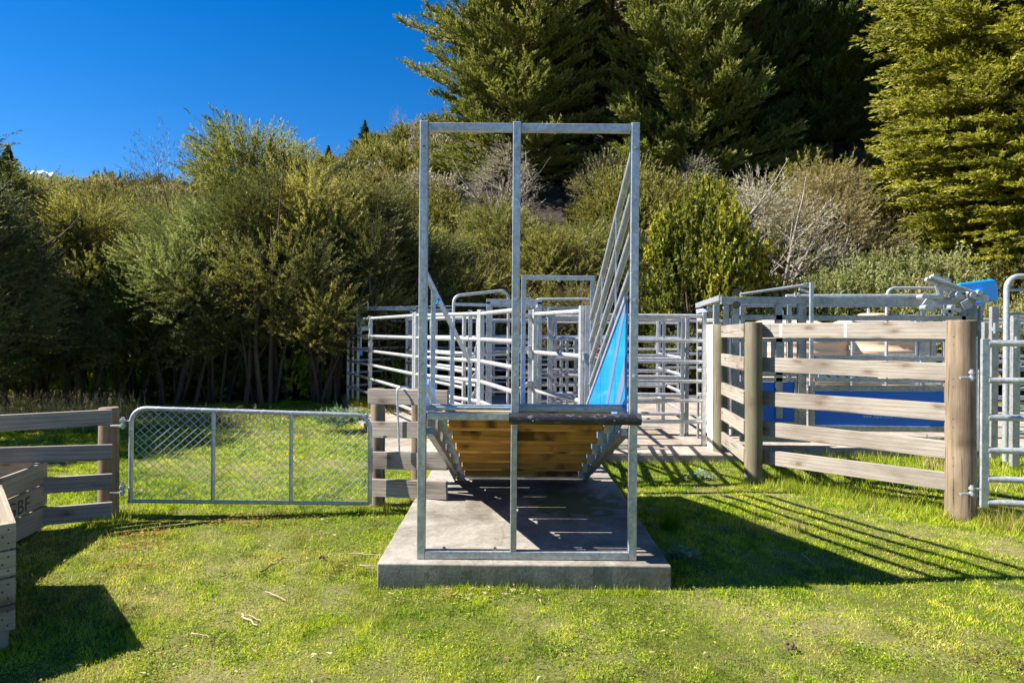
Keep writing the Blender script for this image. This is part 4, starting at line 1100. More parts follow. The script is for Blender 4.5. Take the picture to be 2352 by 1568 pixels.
def conifer_mesh(seed, H, Rb, c0=0.06, nb=230, sp=16, nl=26, ll=0.26, lw=0.05, rise=0.35, droop=0.05, taper=0.9, thin=1.0, trunk_r=0.28, flat=0.5, tuft=0.12, irr=0.16):
    rng = np.random.default_rng(seed); wd = Wood(seed)
    wd.b.tube([(0, 0, -0.6), (0, 0, H * 0.3), (0.1, 0.05, H * 0.7), (0, 0, H * 0.97)], 0, 9, rads=[trunk_r * 1.15, trunk_r * 0.8, trunk_r * 0.4, 0.03])
    O, Dr, Ls, Vv = [], [], [], []
    for k in range(nb):
        f = rng.random() ** 0.9; z = H * (c0 + (1 - c0) * f)
        prof = (1 - f) ** taper * (0.75 + 0.35 * math.sin(f * 3.0 + 0.4)) * (1 + irr * (math.sin(f * 23 + seed) * 0.5 + 0.5 * math.sin(f * 41 + 2 * seed)))
        ln = Rb * max(0.06, prof) * (0.62 + 0.5 * rng.random()) * (1.12 if rng.random() < 0.12 else 1)
        a = rng.random() * 6.283
        ln *= 1 + irr * math.sin(a * 3 + f * 17) 
        cd = np.array([math.cos(a), math.sin(a), rise * (0.5 + rng.random()) * (0.15 + 0.85 * min(1, f * 3.0))]); cd /= np.linalg.norm(cd)
        r0 = max(0.012, ln * 0.014)
        e = np.array([0, 0, z]) + cd * ln + np.array([0, 0, -droop * ln])
        if k % 2 == 0 or thin < 1: wd.b.tube([(0, 0, z), tuple(np.array([0, 0, z]) + cd * ln * 0.5), tuple(e)], 0, 4, rads=[r0, r0 * 0.6, 0.006], cap=False)
        n_s = max(4, int(sp * (0.4 + ln / Rb)))
        t = 0.28 + 0.72 * rng.random(n_s) ** 0.75
        lat = np.array([-math.sin(a), math.cos(a), 0.0])
        o = np.array([0, 0, z]) + cd * (t * ln)[:, None] - np.array([0, 0, 1]) * (droop * ln * t * t)[:, None]
        sg_ = rng.choice([-1, 1], n_s)
        dd = norm(cd * 0.8 + lat * (sg_ * (0.9 - 0.5 * t))[:, None] + rng.normal(size=(n_s, 3)) * 0.22 * np.array([1, 1, flat]) + np.array([0, 0, rise * 0.5 - droop]))
        L_ = ln * tuft * (0.7 + 0.8 * rng.random(n_s)) * (1.25 - 0.5 * t) + 0.16
        bv = rng.random()
        O.append(o); Dr.append(dd); Ls.append(L_); Vv.append(np.clip(0.5 * bv + 0.5 * rng.random(n_s), 0, 1))
    O, Dr, Ls, Vv = np.concatenate(O), np.concatenate(Dr), np.concatenate(Ls), np.concatenate(Vv)
    v, x = leaves_on(rng, O, Dr, Ls, nl, ll, lw, 0.20, 0.1, 0.6, 0.0, Vv)
    return wd.b, [(v, x, 0, None)]

PROTO = {}
def proto(key, maker, name):
    if key not in PROTO:
        b, parts = maker()
        me = tri_mesh(name + '_crown', parts, [LM['kanuka']])
        wm = bpy.data.meshes.new(name + '_trunk'); wm.from_pydata([tuple(p) for p in b.v], [], b.f)
        at = wm.attributes.new('gc', 'FLOAT_VECTOR', 'POINT'); at.data.foreach_set('vector', np.array([tuple(p) for p in b.g], dtype=np.float32).ravel())
        wm.materials.append(M['bark']); wm.shade_smooth()
        PROTO[key] = (me, wm)
    return PROTO[key]
def plant(key, name, x, y, z, leaf, label, cat, group, s=1.0, rz=0.0, bark='bark', sz=1.0, z_off=-0.05):
    me, wm = PROTO[key]
    t = thing(name, (x, y, z + z_off), label, cat, group)
    t.rotation_euler.z = rz; t.scale = (s, s, s * sz)
    c = bpy.data.objects.new('crown', me); C.collection.objects.link(c); c.parent = t
    c.material_slots[0].link = 'OBJECT'; c.material_slots[0].material = LM[leaf]
    k = bpy.data.objects.new('trunk', wm); C.collection.objects.link(k); k.parent = t
    k.material_slots[0].link = 'OBJECT'; k.material_slots[0].material = M[bark]
    return t

for s_ in range(4): proto('kan%d' % s_, lambda: kanuka_mesh(11 + s_, 6.2, 4.6, c0=(0.26, 0.14, 0.34, 0.2)[s_], stems=7, clumps=54, sp=54, nl=40, ll=0.07, lw=0.018, wispy=1.15), 'kanuka')
for s_ in range(3): proto('feather%d' % s_, lambda: kanuka_mesh(41 + s_, 4.2, 3.6, c0=0.10, stems=7, clumps=52, sp=26, nl=40, ll=0.085, lw=0.02, wispy=1.15), 'feathery_shrub')
for s_ in range(3): proto('dome%d' % s_, lambda: shrub_mesh(61 + s_, 1.8, 1.8, 40, 24, 26, 0.11, 0.045, 0.9), 'dome_shrub')
for s_ in range(2): proto('light%d' % s_, lambda: shrub_mesh(71 + s_, 1.5, 1.3, 60, 34, 20, 0.06, 0.04, 0.2, out_=2.0, lsc=0.65, cr=0.22), 'broad_shrub')
proto('broad', lambda: shrub_mesh(81, 1.5, 1.75, 62, 60, 22, 0.07, 0.05, 0.15, out_=2.0, lsc=0.55, cr=0.20), 'broad_tree')
for s_ in range(2): proto('twig%d' % s_, lambda: kanuka_mesh(91 + s_, 4.4, 3.4, c0=0.12, stems=9, clumps=34, sp=20, nl=16, ll=0.11, lw=0.014, wispy=1.2), 'twiggy_shrub')
proto('bare', lambda: kanuka_mesh(99, 6.0, 1.6, c0=0.5, stems=3, clumps=16, sp=14, nl=12, ll=0.09, lw=0.012, wispy=1.6, upw=0.9), 'bare_tree')
proto('con0', lambda: conifer_mesh(101, 19, 5.2, 0.04, 640, 32, 27, 0.15, 0.064, 0.45, 0.0, 0.75), 'conifer')
proto('con1', lambda: conifer_mesh(102, 20, 4.7, 0.10, 560, 32, 27, 0.15, 0.064, 0.60, 0.0, 0.6), 'conifer')
proto('con2', lambda: conifer_mesh(103, 21, 5.0, 0.16, 420, 22, 26, 0.20, 0.055, 0.3, 0.05, 0.5), 'conifer')
proto('gold', lambda: conifer_mesh(104, 25, 4.5, 0.0, 3200, 18, 21, 0.14, 0.072, 0.12, 0.10, 0.25, flat=0.35, tuft=0.11, irr=0.04), 'golden_conifer')

def at_px(u, vb, d):       # place on the terrain below the photo position
    x = P(u, vb, d).x
    return x, d, float(hill_h(x, d)) if d > 15.2 else 0.0
kl = 'kanuka trees along the left edge of the paddock'
K = [
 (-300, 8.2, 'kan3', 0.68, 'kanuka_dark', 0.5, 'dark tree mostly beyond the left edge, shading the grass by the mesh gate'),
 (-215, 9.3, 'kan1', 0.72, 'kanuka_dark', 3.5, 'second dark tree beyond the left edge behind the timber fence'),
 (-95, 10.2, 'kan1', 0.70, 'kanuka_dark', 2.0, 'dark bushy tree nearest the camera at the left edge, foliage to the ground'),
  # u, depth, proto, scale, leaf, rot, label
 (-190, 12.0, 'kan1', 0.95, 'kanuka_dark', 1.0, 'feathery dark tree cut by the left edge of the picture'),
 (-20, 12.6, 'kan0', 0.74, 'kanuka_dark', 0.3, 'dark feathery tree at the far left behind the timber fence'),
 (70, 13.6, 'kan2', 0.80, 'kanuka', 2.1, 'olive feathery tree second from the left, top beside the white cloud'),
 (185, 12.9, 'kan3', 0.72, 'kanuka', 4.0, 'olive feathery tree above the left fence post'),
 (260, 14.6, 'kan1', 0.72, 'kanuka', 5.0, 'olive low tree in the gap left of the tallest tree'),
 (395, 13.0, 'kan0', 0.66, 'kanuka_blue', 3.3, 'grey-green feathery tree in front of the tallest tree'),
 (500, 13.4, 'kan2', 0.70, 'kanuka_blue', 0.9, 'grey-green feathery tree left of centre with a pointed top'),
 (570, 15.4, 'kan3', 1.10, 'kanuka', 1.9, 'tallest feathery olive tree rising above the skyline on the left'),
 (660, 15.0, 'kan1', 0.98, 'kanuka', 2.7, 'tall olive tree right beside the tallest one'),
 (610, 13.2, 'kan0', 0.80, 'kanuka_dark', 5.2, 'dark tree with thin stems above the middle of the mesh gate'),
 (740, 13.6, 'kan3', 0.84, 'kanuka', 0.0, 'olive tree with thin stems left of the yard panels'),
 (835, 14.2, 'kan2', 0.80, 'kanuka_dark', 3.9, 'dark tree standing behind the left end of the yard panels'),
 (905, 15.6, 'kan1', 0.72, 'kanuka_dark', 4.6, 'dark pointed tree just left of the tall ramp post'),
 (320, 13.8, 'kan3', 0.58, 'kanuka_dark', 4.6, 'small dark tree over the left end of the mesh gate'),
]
for u, d, k, s, leaf, rz, lb in K:
    x, y, z = at_px(u, 940, d); plant(k, 'kanuka_tree', x, y, z, leaf, lb, 'tree', kl, s, rz)
x, y, z = at_px(392, 930, 15.8); plant('bare', 'bare_tree', x, y, z, 'twig', 'thin bare-twigged tree poking into the sky left of the tallest tree', 'tree', None, 1.05, 0.4)
# feathery shrubs behind the yards
Fs = [
 (1010, 17.0, 'feather0', 0.90, 'kanuka', 'feathery shrub directly behind the left ramp post'),
 (1075, 16.4, 'feather1', 0.80, 'kanuka', 'wind-swept feathery shrub inside the left half of the ramp frame'),
 (1130, 18.8, 'feather2', 0.95, 'kanuka', 'taller feathery shrub behind the centre ramp post'),
 (1250, 17.6, 'feather0', 0.88, 'kanuka', 'yellowish feathery shrub inside the right half of the ramp frame'),
 (1350, 18.4, 'feather1', 0.92, 'kanuka', 'feathery shrub behind the sloping ramp rails'),
 (1320, 16.3, 'feather2', 0.62, 'brown', 'brownish shrub above the race gate frame'),
 (1460, 17.8, 'feather2', 0.82, 'kanuka_dark', 'dark shrub directly right of the right ramp post'),
 (1190, 16.2, 'feather1', 0.60, 'brown', 'low twiggy shrub behind the centre of the yards'),
 (960, 18.6, 'feather1', 0.85, 'kanuka', 'feathery shrub left of the ramp above the yard panels'),
 (1560, 20.0, 'feather0', 0.72, 'olive', 'olive shrub behind the yellow-green broadleaf tree'),
]
for i, (u, d, k, s, leaf, lb) in enumerate(Fs):
    x, y, z = at_px(u, 700, d); plant(k, 'feathery_shrub', x, y, z, leaf, lb, 'shrub', 'feathery shrubs behind the yards', s, i * 1.7)
x, y, z = at_px(1610, 700, 16.4); plant('broad', 'broadleaf_tree', x, y, z, 'broad', 'dense yellow-green broadleaf tree right of the ramp', 'tree', None, 1.12, 0.3, sz=1.85)
for i, (u, d, k, s, leaf, lb, bk) in enumerate([
 (1765, 19.5, 'twig0', 1.08, 'grey', 'pale grey twiggy shrub with bare branches right of the broadleaf tree', 'bark_pale'),
 (1705, 22.5, 'twig1', 0.75, 'grey', 'smaller grey twiggy shrub above the broadleaf tree', 'bark_pale'),
 (1890, 21.0, 'feather2', 1.05, 'brown', 'rounded brown-olive shrub left of the golden conifer', 'bark_pale'),
 (1590, 26.0, 'twig1', 0.80, 'grey', 'grey twiggy shrub at the foot of the dark conifers', 'bark_pale'),
 (1160, 25.0, 'twig0', 0.85, 'grey', 'spindly grey-leaved tree beside the centre ramp post', 'bark_pale'),
 (1655, 24.0, 'dome1', 1.15, 'olive', 'round olive shrub on the slope under the dark conifers', 'bark'),
 (1440, 24.4, 'dome0', 1.10, 'olive', 'olive dome shrub right behind the right ramp post', 'bark'),
 (1545, 23.8, 'dome2', 1.05, 'olive', 'olive dome shrub above the yellow-green broadleaf tree', 'bark'),
 (1850, 24.6, 'dome0', 1.20, 'olive', 'olive dome shrub above the rounded brown-olive one', 'bark'),
 (1400, 27.0, 'dome0', 0.9, 'brown', 'round brown shrub at the top of the sloping ramp rails', 'bark'),
]):
    x, y, z = at_px(u, 600, d); plant(k, 'hillside_shrub', x, y, z, leaf, lb, 'shrub', 'shrubs on the slope', s, i * 2.1, bk)
Lt = [(1770, 15.6, 'light0', 0.85, 'light', 'pale green leafy shrub behind the left end of the crush'), (1860, 16.4, 'light1', 1.0, 'light', 'pale green shrub above the lever arm of the crush'),
 (1960, 16.8, 'light0', 1.10, 'light', 'pale green shrub behind the middle of the crush'), (2060, 16.4, 'light1', 1.05, 'light', 'pale green shrub behind the raised pipe loop'),
 (1900, 15.5, 'dome2', 0.50, 'olive', 'small upright olive bush behind the hanging lever bar'), (2150, 16.2, 'light0', 0.95, 'brown', 'brown-green shrub behind the blue counterweight'),
 (2240, 16.0, 'light1', 0.85, 'light', 'pale green shrub just right of the blue counterweight'), (2340, 15.8, 'light0', 0.85, 'light', 'pale green shrub at the right edge of the picture'),
 (1690, 15.7, 'light1', 0.75, 'kanuka_dark', 'dark leafy shrub at the foot of the broadleaf tree'), (1560, 15.6, 'light0', 0.70, 'kanuka_dark', 'dark leafy shrub behind the bright level rails'),
 (2120, 18.0, 'light1', 1.1, 'light', 'pale shrub at the foot of the golden conifer')]
for i, (u, d, k, s, leaf, lb) in enumerate(Lt):
    x, y, z = at_px(u, 700, d); plant(k, 'leafy_shrub', x, y, z, leaf, lb, 'shrub', 'leafy shrubs behind the crush', s, i * 1.3, sz=1.45)
# conifers on the hill
Cf = [
 (1185, 30, 'con0', 0.98, 'conifer', 'big conifer at the left end of the conifer stand, edge against the sky'),
 (1150, 34, 'con1', 0.78, 'conifer_dark', 'ragged dark conifer reaching furthest into the blue sky'),
 (1215, 35, 'con1', 1.05, 'conifer', 'tall conifer behind the left end of the stand'),
 (1290, 35.5, 'con2', 1.00, 'conifer_brown', 'thin brownish conifer with bare trunk above the centre ramp post'),
 (1350, 36.5, 'con2', 1.10, 'conifer_brown', 'second thin brownish conifer with bare trunk left of the right ramp post'),
 (1270, 42, 'con1', 1.10, 'conifer_brown', 'brown conifer far back in the gap of the stand'),
 (1440, 35, 'con1', 1.05, 'conifer', 'tall conifer right behind the right ramp post'),
 (1565, 29, 'con0', 0.94, 'conifer', 'broad sunlit conifer in the middle of the stand'),
 (1655, 31, 'con1', 1.00, 'conifer_dark', 'conifer with upswept tips right of the broad sunlit one'),
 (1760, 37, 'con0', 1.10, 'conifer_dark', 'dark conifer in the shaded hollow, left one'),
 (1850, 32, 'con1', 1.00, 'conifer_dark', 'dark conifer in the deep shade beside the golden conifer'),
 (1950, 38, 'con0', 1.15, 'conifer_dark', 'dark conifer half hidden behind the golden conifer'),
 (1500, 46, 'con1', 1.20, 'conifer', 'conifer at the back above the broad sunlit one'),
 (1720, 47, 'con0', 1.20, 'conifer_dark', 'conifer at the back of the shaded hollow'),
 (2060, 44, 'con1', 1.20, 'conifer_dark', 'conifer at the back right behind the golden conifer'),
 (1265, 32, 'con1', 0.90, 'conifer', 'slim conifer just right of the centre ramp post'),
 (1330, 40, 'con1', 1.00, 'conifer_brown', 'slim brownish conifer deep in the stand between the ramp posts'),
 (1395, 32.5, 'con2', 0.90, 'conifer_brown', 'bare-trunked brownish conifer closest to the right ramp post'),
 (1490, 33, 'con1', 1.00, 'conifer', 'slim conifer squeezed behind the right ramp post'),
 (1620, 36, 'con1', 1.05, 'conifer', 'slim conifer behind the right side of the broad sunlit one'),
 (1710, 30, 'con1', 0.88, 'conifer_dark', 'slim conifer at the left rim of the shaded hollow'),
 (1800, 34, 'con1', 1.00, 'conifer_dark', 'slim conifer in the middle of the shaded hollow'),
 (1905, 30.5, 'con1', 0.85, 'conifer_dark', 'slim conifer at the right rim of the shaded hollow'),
 (1320, 44, 'con0', 1.15, 'conifer_dark', 'conifer at the back behind the bare trunks'),
]
for i, (u, d, k, s, leaf, lb) in enumerate(Cf):
    nar = (0.74, 1.42) if k == 'con1' else (0.9, 1.1)
    x, y, z = at_px(u, 450, d); plant(k, 'conifer_tree', x, y, z, leaf, lb, 'tree', 'conifers on the hill', s * nar[0], i * 2.3, sz=nar[1])
x, y, z = at_px(2368, 600, 21.5); plant('gold', 'golden_conifer', x, y, z, 'golden', 'huge golden-green conifer filling the upper right corner', 'tree', 'golden-green conifers', 1.0, 0.5)
x, y, z = at_px(2620, 600, 24.0); plant('gold', 'golden_conifer', x, y, z, 'golden', 'golden-green conifer just beyond the right edge', 'tree', 'golden-green conifers', 1.0, 2.5)
# hillside scrub, one mass
rng = np.random.default_rng(500)
sc_parts = []; placed = []
leafk = ['olive', 'brown', 'kanuka', 'kanuka_dark', 'grey']
con_xy = [(at_px(u, 450, d)[0], d) for (u, d, *_r) in Cf]
for it in range(5200):
    y = 15.6 + 50 * rng.random(); hw = 0.95 * y + 3
    x = rng.uniform(-hw, hw * 0.98)
    if x > -0.02 * y + 0.8 and y > 29 and not (x > 0.28 * y - 9 and False): 
        if rng.random() < 0.75: continue
    if y < 19 and -0.02 * y < x: continue
    if y > 23.5 and -0.115 * y < x < 0.11 * y: continue
    if y > 29 and x > 0.05 * y: continue
    r_ = rng.uniform(0.9, 1.7) * (1 + 0.012 * (y - 15))
    if any((x - a) ** 2 + (y - b_) ** 2 < (0.62 * (r_ + c_)) ** 2 for a, b_, c_ in placed): continue
    placed.append((x, y, r_))
    z = float(hill_h(x, y)); far = y > 32
    pr = rng.random()
    mi = 0 if pr < 0.40 else 1 if pr < 0.52 else 2 if pr < 0.85 else 3 if pr < 0.96 else 4
    sz = 0.62 + 0.35 * rng.random(); bv = rng.uniform(-0.1, 0.5)
    if far: v, q = shrub_parts(rng, (x, y, z + r_ * 0.15), r_, r_ * sz, 22, 12, 14, 0.17 + 0.003 * y, 0.085, 0.8, val=bv)
    else: v, q = shrub_parts(rng, (x, y, z + r_ * 0.2), r_, r_ * sz * 1.1, 28, 17, 16, 0.12, 0.055, 0.9, val=bv)
    sc_parts.append((v, q, mi, None))
me = tri_mesh('hillside_scrub', sc_parts, [LM[k] for k in leafk])
o = bpy.data.objects.new('hillside_scrub', me); C.collection.objects.link(o)
tag(o, 'mass of low rounded olive and brown scrub covering the hillside', 'scrub', kind='stuff')
print('scrub', len(placed), len(me.polygons))
# distant single trees on the ridge
for i, (u, d, s, lb) in enumerate(((755, 58, 0.13, 'small dark conifer on the ridge left of the ramp'), (838, 60, 0.16, 'second small dark conifer on the ridge near the ramp'), (18, 40, 0.22, 'dark pointed tree on the skyline at the left edge'))):
    x, y, z = at_px(u, 330, d); plant('con0', 'ridge_conifer', x, y, z, 'conifer_dark', lb, 'tree', 'small conifers on the ridge', s * 1.5, i)
x, y, z = at_px(915, 330, 56); plant('bare', 'bare_tree', x, y, z, 'grey', 'bare pale tree on the ridge close to the left ramp post', 'tree', None, 0.75, 0.4, 'bark_pale')
# understorey below the left trees
rng = np.random.default_rng(77); parts = []
for k in range(90):
    x = rng.uniform(-13.5, -2.2); y = rng.uniform(13.6, 17.5); r_ = rng.uniform(0.35, 0.9)
    v, q = shrub_parts(rng, (x, y, max(0, float(hill_h(x, y)) if y > 15.2 else 0) + 0.1), r_, r_ * rng.uniform(0.9, 1.6), 12, 12, 12, 0.09, 0.035, 0.6); parts.append((v, q, 0 if rng.random() < 0.6 else 1, None))
me = tri_mesh('understorey', parts, [LM['fern'], LM['kanuka_dark']]); o = bpy.data.objects.new('understorey', me); C.collection.objects.link(o)
tag(o, 'tangled green undergrowth beneath the left row of trees', 'undergrowth', kind='stuff')
# thin stems in the shade
wd = Wood(8)
for k in range(60):
    x = wd.r.uniform(-13, -2.4); y = wd.r.uniform(12.6, 15.5)
    wd.limb((x, y, -0.1), (wd.r.uniform(-.25, .25), wd.r.uniform(-.1, .1), 1), wd.r.uniform(2.2, 4.2), wd.r.uniform(0.02, 0.05), 0.012, 0.08, 7, 0, 5)
o = wd.b.build('thin_stems', 'bark', None); tag(o, 'thicket of thin dark stems under the left trees', 'thicket', kind='stuff')
# ---------------------------------------------------------------- small white cloud
import bmesh
bm = bmesh.new(); rr = random.Random(4); cc = P(82, 412, 900)
for k in range(26):
    q = bmesh.ops.create_icosphere(bm, subdivisions=3, radius=rr.uniform(3.5, 8))
    off = V((rr.gauss(0, 15), rr.gauss(0, 8), rr.gauss(0, 4)))
    bmesh.ops.translate(bm, verts=q['verts'], vec=off)
for v_ in bm.verts:
    p = v_.co; v_.co = p + V((math.sin(p.z * 0.9 + p.x * 0.4), 0, math.sin(p.x * 0.8) * math.cos(p.y * 0.7))) * 1.4
me = bpy.data.meshes.new('cloud'); bm.to_mesh(me); me.shade_smooth()
cm = bpy.data.materials.new('cloud_white'); cm.use_nodes = True; cm.node_tree.nodes['Principled BSDF'].inputs['Base Color'].default_value = (0.85, 0.86, 0.88, 1); cm.node_tree.nodes['Principled BSDF'].inputs['Roughness'].default_value = 1
me.materials.append(cm); o = bpy.data.objects.new('cloud', me); o.location = cc; C.collection.objects.link(o); tag(o, kind='structure')
# ---------------------------------------------------------------- grass
def vnoise(x, y, s, seed):
    r = np.random.default_rng(seed); g = r.random((64, 64)); u, v = x / s + 31.7, y / s + 17.3
    i, j = np.floor(u).astype(int), np.floor(v).astype(int); fu, fv = u - i, v - j; fu = fu * fu * (3 - 2 * fu); fv = fv * fv * (3 - 2 * fv)
    a, b, c, d = g[i % 64, j % 64], g[(i+1) % 64, j % 64], g[i % 64, (j+1) % 64], g[(i+1) % 64, (j+1) % 64]
    return (a * (1-fu) + b * fu) * (1-fv) + (c * (1-fu) + d * fu) * fv
def fbm(x, y, s, seed): return (vnoise(x, y, s, seed) + 0.5 * vnoise(x, y, s / 2.1, seed + 1) + 0.25 * vnoise(x, y, s / 4.3, seed + 2)) / 1.75
rng = np.random.default_rng(9)
def blades(x, y, h, w_, lv, dry, lean=0.6, z=None):
    k = len(x); a = rng.random(k) * 6.283; b = rng.random(k) * 6.283
    z = g_h(x, y) if z is None else z
    o = np.stack([x, y, z - 0.004], -1); sd_ = np.stack([np.cos(a), np.sin(a), np.zeros(k)], -1) * (w_ / 2)[:, None]
    tip = o + np.stack([np.cos(b) * lean * h * rng.random(k), np.sin(b) * lean * h * rng.random(k), h], -1)
    return (np.stack([o - sd_, o + sd_, tip], 1).astype(np.float32), lv.astype(np.float32), 0, dry.astype(np.float32))
def dryness(x, y):
    n = fbm(x, y, 1.1, 1); f = fbm(x, y, 0.22, 5)
    left = smooth(-x, -0.4, 1.6) * smooth(-(y - 5.6), 0, 1.2) * 0.20      # the paddock corner left of the slab is drier
    g_ = fbm(x, y, 0.45, 8)
    return smooth(n * 0.45 + f * 0.35 + g_ * 0.32 + left, 0.60, 0.80)
def free(x, y):
    m = ~((x > -0.82) & (x < 1.0) & (y > 3.80) & (y < 7.6))
    m &= ~((x > -1.5 - (y - 7.5) * 0.375) & (y > 7.5) & (x < 2.85)) & ~((x >= 2.85) & (y > 7.97))
    return m
parts = []
for (y0, y1, dens, w0) in ((2.3, 3.6, 17000, 0.0050), (3.6, 5.2, 11500, 0.0065), (5.2, 7.6, 7000, 0.0085), (7.6, 10.5, 3800, 0.012), (10.5, 13.8, 2200, 0.016)):
    hw0, hw1 = 0.93 * y0 + 0.3, 0.93 * y1 + 0.3
    n = int(dens * (y1 - y0) * (hw0 + hw1))
    y = rng.uniform(y0, y1, n); hw = 0.93 * y + 0.3; x = rng.uniform(-1, 1, n) * hw
    # clumping
    cl = fbm(x, y, 0.16, 21) + 0.3 * fbm(x, y, 0.05, 25)
    keep = free(x, y) & (rng.random(n) < np.clip((cl - 0.28) * 2.6, 0.18, 1.0))
    x, y, cl = x[keep], y[keep], cl[keep]; k = len(x)
    dr = dryness(x, y); gn = fbm(x, y, 0.6, 31); lng = fbm(x, y, 0.9, 41)
    h = (0.006 + 0.013 * rng.random(k)) * (0.6 + 1.1 * cl) * (1 + 0.8 * smooth(lng, 0.55, 0.75))
    h *= np.where(y > 7.6, 1.7, np.where(y > 5.2, 1.25, 1.0))
    isdry = np.clip((rng.random(k) < (0.10 + 0.75 * dr)).astype(float) * (0.55 + 0.45 * rng.random(k)), 0, 1)
    h = np.where(isdry > 0.5, h * 0.8, h)
    sp_ = fbm(x, y, 0.09, 71); lv = np.clip(0.36 + 0.42 * (rng.random(k) - 0.5) + 0.6 * (gn - 0.5) + 1.0 * (sp_ - 0.5), 0, 1)
    parts.append(blades(x, y, h, w0 * (0.7 + 0.7 * rng.random(k)), lv, isdry, 1.1))
# reddish sorrel patches
sp = []
for (u, v, rx, ry, n) in ((600, 1190, .28, .05, 300), (540, 1205, .2, .05, 180), (345, 1235, .16, .05, 260), (310, 1262, .12, .05, 150), (315, 1305, .1, .03, 90), (1040, 1372, .05, .02, 20)):
    q = P(u, v, 1.0); kk = EYE / (EYE - q.z); cx, cy = q.x * kk, kk
    xx = cx + rng.normal(size=n) * rx; yy = cy + rng.normal(size=n) * ry; a = rng.random(n) * 6.283; o = np.stack([xx, yy, g_h(xx, yy) + 0.012 + 0.018 * rng.random(n)], -1); r9 = 0.006 + 0.006 * rng.random(n)
    sp.append((np.stack([o + np.stack([np.cos(a + t_) * r9, np.sin(a + t_) * r9, r9 * (rng.random(n) - 0.4)], -1) for t_ in (0, 2.1, 4.2)], 1).astype(np.float32), rng.random(n).astype(np.float32), 0, None))
me = tri_mesh('sorrel', sp, [leaf_mat('reddish_weed_leaves', [(0, (0.18, 0.07, 0.02)), (0.6, (0.40, 0.18, 0.03)), (1, (0.42, 0.34, 0.06))], 0.3, gain=1.0)])
o = bpy.data.objects.new('red_ground_weed', me); C.collection.objects.link(o); tag(o, 'reddish low weed patches in the left grass', 'weeds', kind='stuff')
# small clover-like flat leaves give the turf its mottling
n = 90000; y = rng.uniform(2.3, 7.0, n) ; x = rng.uniform(-1, 1, n) * (0.93 * y + 0.3)
kp = free(x, y) & (fbm(x, y, 0.35, 61) > 0.50); x, y = x[kp], y[kp]; k = len(x)
a = rng.random(k) * 6.283; o = np.stack([x, y, g_h(x, y) + 0.010 + 0.012 * rng.random(k)], -1); rr_ = 0.003 + 0.004 * rng.random(k)
vs = [o + np.stack([np.cos(a + q) * rr_, np.sin(a + q) * rr_, rr_ * (rng.random(k) - 0.5)], -1) for q in (0, 2.1, 4.2)]
parts.append((np.stack(vs, 1).astype(np.float32), (0.1 + 0.6 * rng.random(k)).astype(np.float32), 0, np.zeros(k, np.float32)))
me = tri_mesh('grass', parts, [M['grass']]); o = bpy.data.objects.new('grass', me); C.collection.objects.link(o)
tag(o, 'short green paddock grass mottled with dry straw patches', 'grass', kind='stuff'); print('grass', len(me.polygons))

# long tufts: along the slab, at posts, under fences
parts = []
def tuft(cx, cy, n, r_, h, dryp, w_=0.005, lean=0.7):
    x = cx + rng.normal(size=n) * r_; y = cy + rng.normal(size=n) * r_
    m = free(x, y); x, y = x[m], y[m]; k = len(x)
    if not k: return
    dr = (rng.random(k) < dryp) * (0.6 + 0.4 * rng.random(k))
    parts.append(blades(x, y, h * (0.35 + 0.8 * rng.random(k)), w_ * (0.7 + 0.6 * rng.random(k)), rng.random(k) * 0.7, dr, lean))
for k in range(170): tuft(rng.uniform(-0.9, 1.08), 3.765 - abs(rng.normal()) * 0.025, 14, 0.025, rng.uniform(0.02, 0.07), 0.12, 0.0035)
for k in range(120): tuft(-0.86 - abs(rng.normal()) * 0.02, rng.uniform(3.8, 7.4), 10, 0.03, 0.05, 0.25, 0.004)
for k in range(150): tuft(1.04 + abs(rng.normal()) * 0.03, rng.uniform(3.8, 7.4), 12, 0.03, 0.06, 0.15, 0.004)
for k in range(260): tuft(rng.uniform(-0.9, 2.9), 7.47 - abs(rng.normal()) * 0.05, 10, 0.05, rng.uniform(0.04, 0.08), 0.2, 0.007) if True else None
for k in range(420):   # rank grass under the right timber fence
    t = rng.random(); cx = 2.55 + t * 1.25 + rng.normal() * 0.10 + 0.1; cy = 6.55 - t * 1.3 + rng.normal() * 0.16 + 0.12; tuft(cx, cy, 16, 0.045, rng.uniform(0.05, 0.14), 0.3, 0.006)
for k in range(320): tuft(rng.uniform(2.8, 6.5), rng.uniform(6.0, 7.93), 16, 0.06, rng.uniform(0.06, 0.20), 0.18, 0.008)
for k in range(150): tuft(3.95 + abs(rng.normal()) * 0.35, 5.12 + rng.normal() * 0.12, 18, 0.05, rng.uniform(0.05, 0.20), 0.75, 0.005)
for (cx, cy) in ((3.78, 5.12), (2.52, 6.3), (-3.3, 5.0), (-1.22, 5.4), (2.66, 7.6), (-0.9, 5.75)):
    for k in range(26): a = rng.random() * 6.28; tuft(cx + 0.13 * math.cos(a), cy + 0.13 * math.sin(a), 14, 0.02, rng.uniform(0.04, 0.12), 0.4, 0.005)
for k in range(240): tuft(rng.uniform(-5.2, -3.2), 5.15 + rng.normal() * 0.15, 14, 0.05, rng.uniform(0.04, 0.12), 0.45, 0.005)
for k in range(160): tuft(rng.uniform(-3.7, -2.2), rng.uniform(3.1, 4.9), 12, 0.06, rng.uniform(0.04, 0.10), 0.35, 0.004)
for k in range(45): tuft(rng.uniform(-1.9, -1.2) * rng.uniform(1, 2), rng.uniform(3.0, 4.5), 8, 0.03, 0.07, 0.7, 0.003)
for k in range(26): tuft(2.05 + rng.normal() * 0.22, 4.95 + rng.normal() * 0.10, 30, 0.05, rng.uniform(0.05, 0.13), 0.8, 0.0045)
me = tri_mesh('grass_tufts', parts, [M['grass']]); o = bpy.data.objects.new('grass_tufts', me); C.collection.objects.link(o)
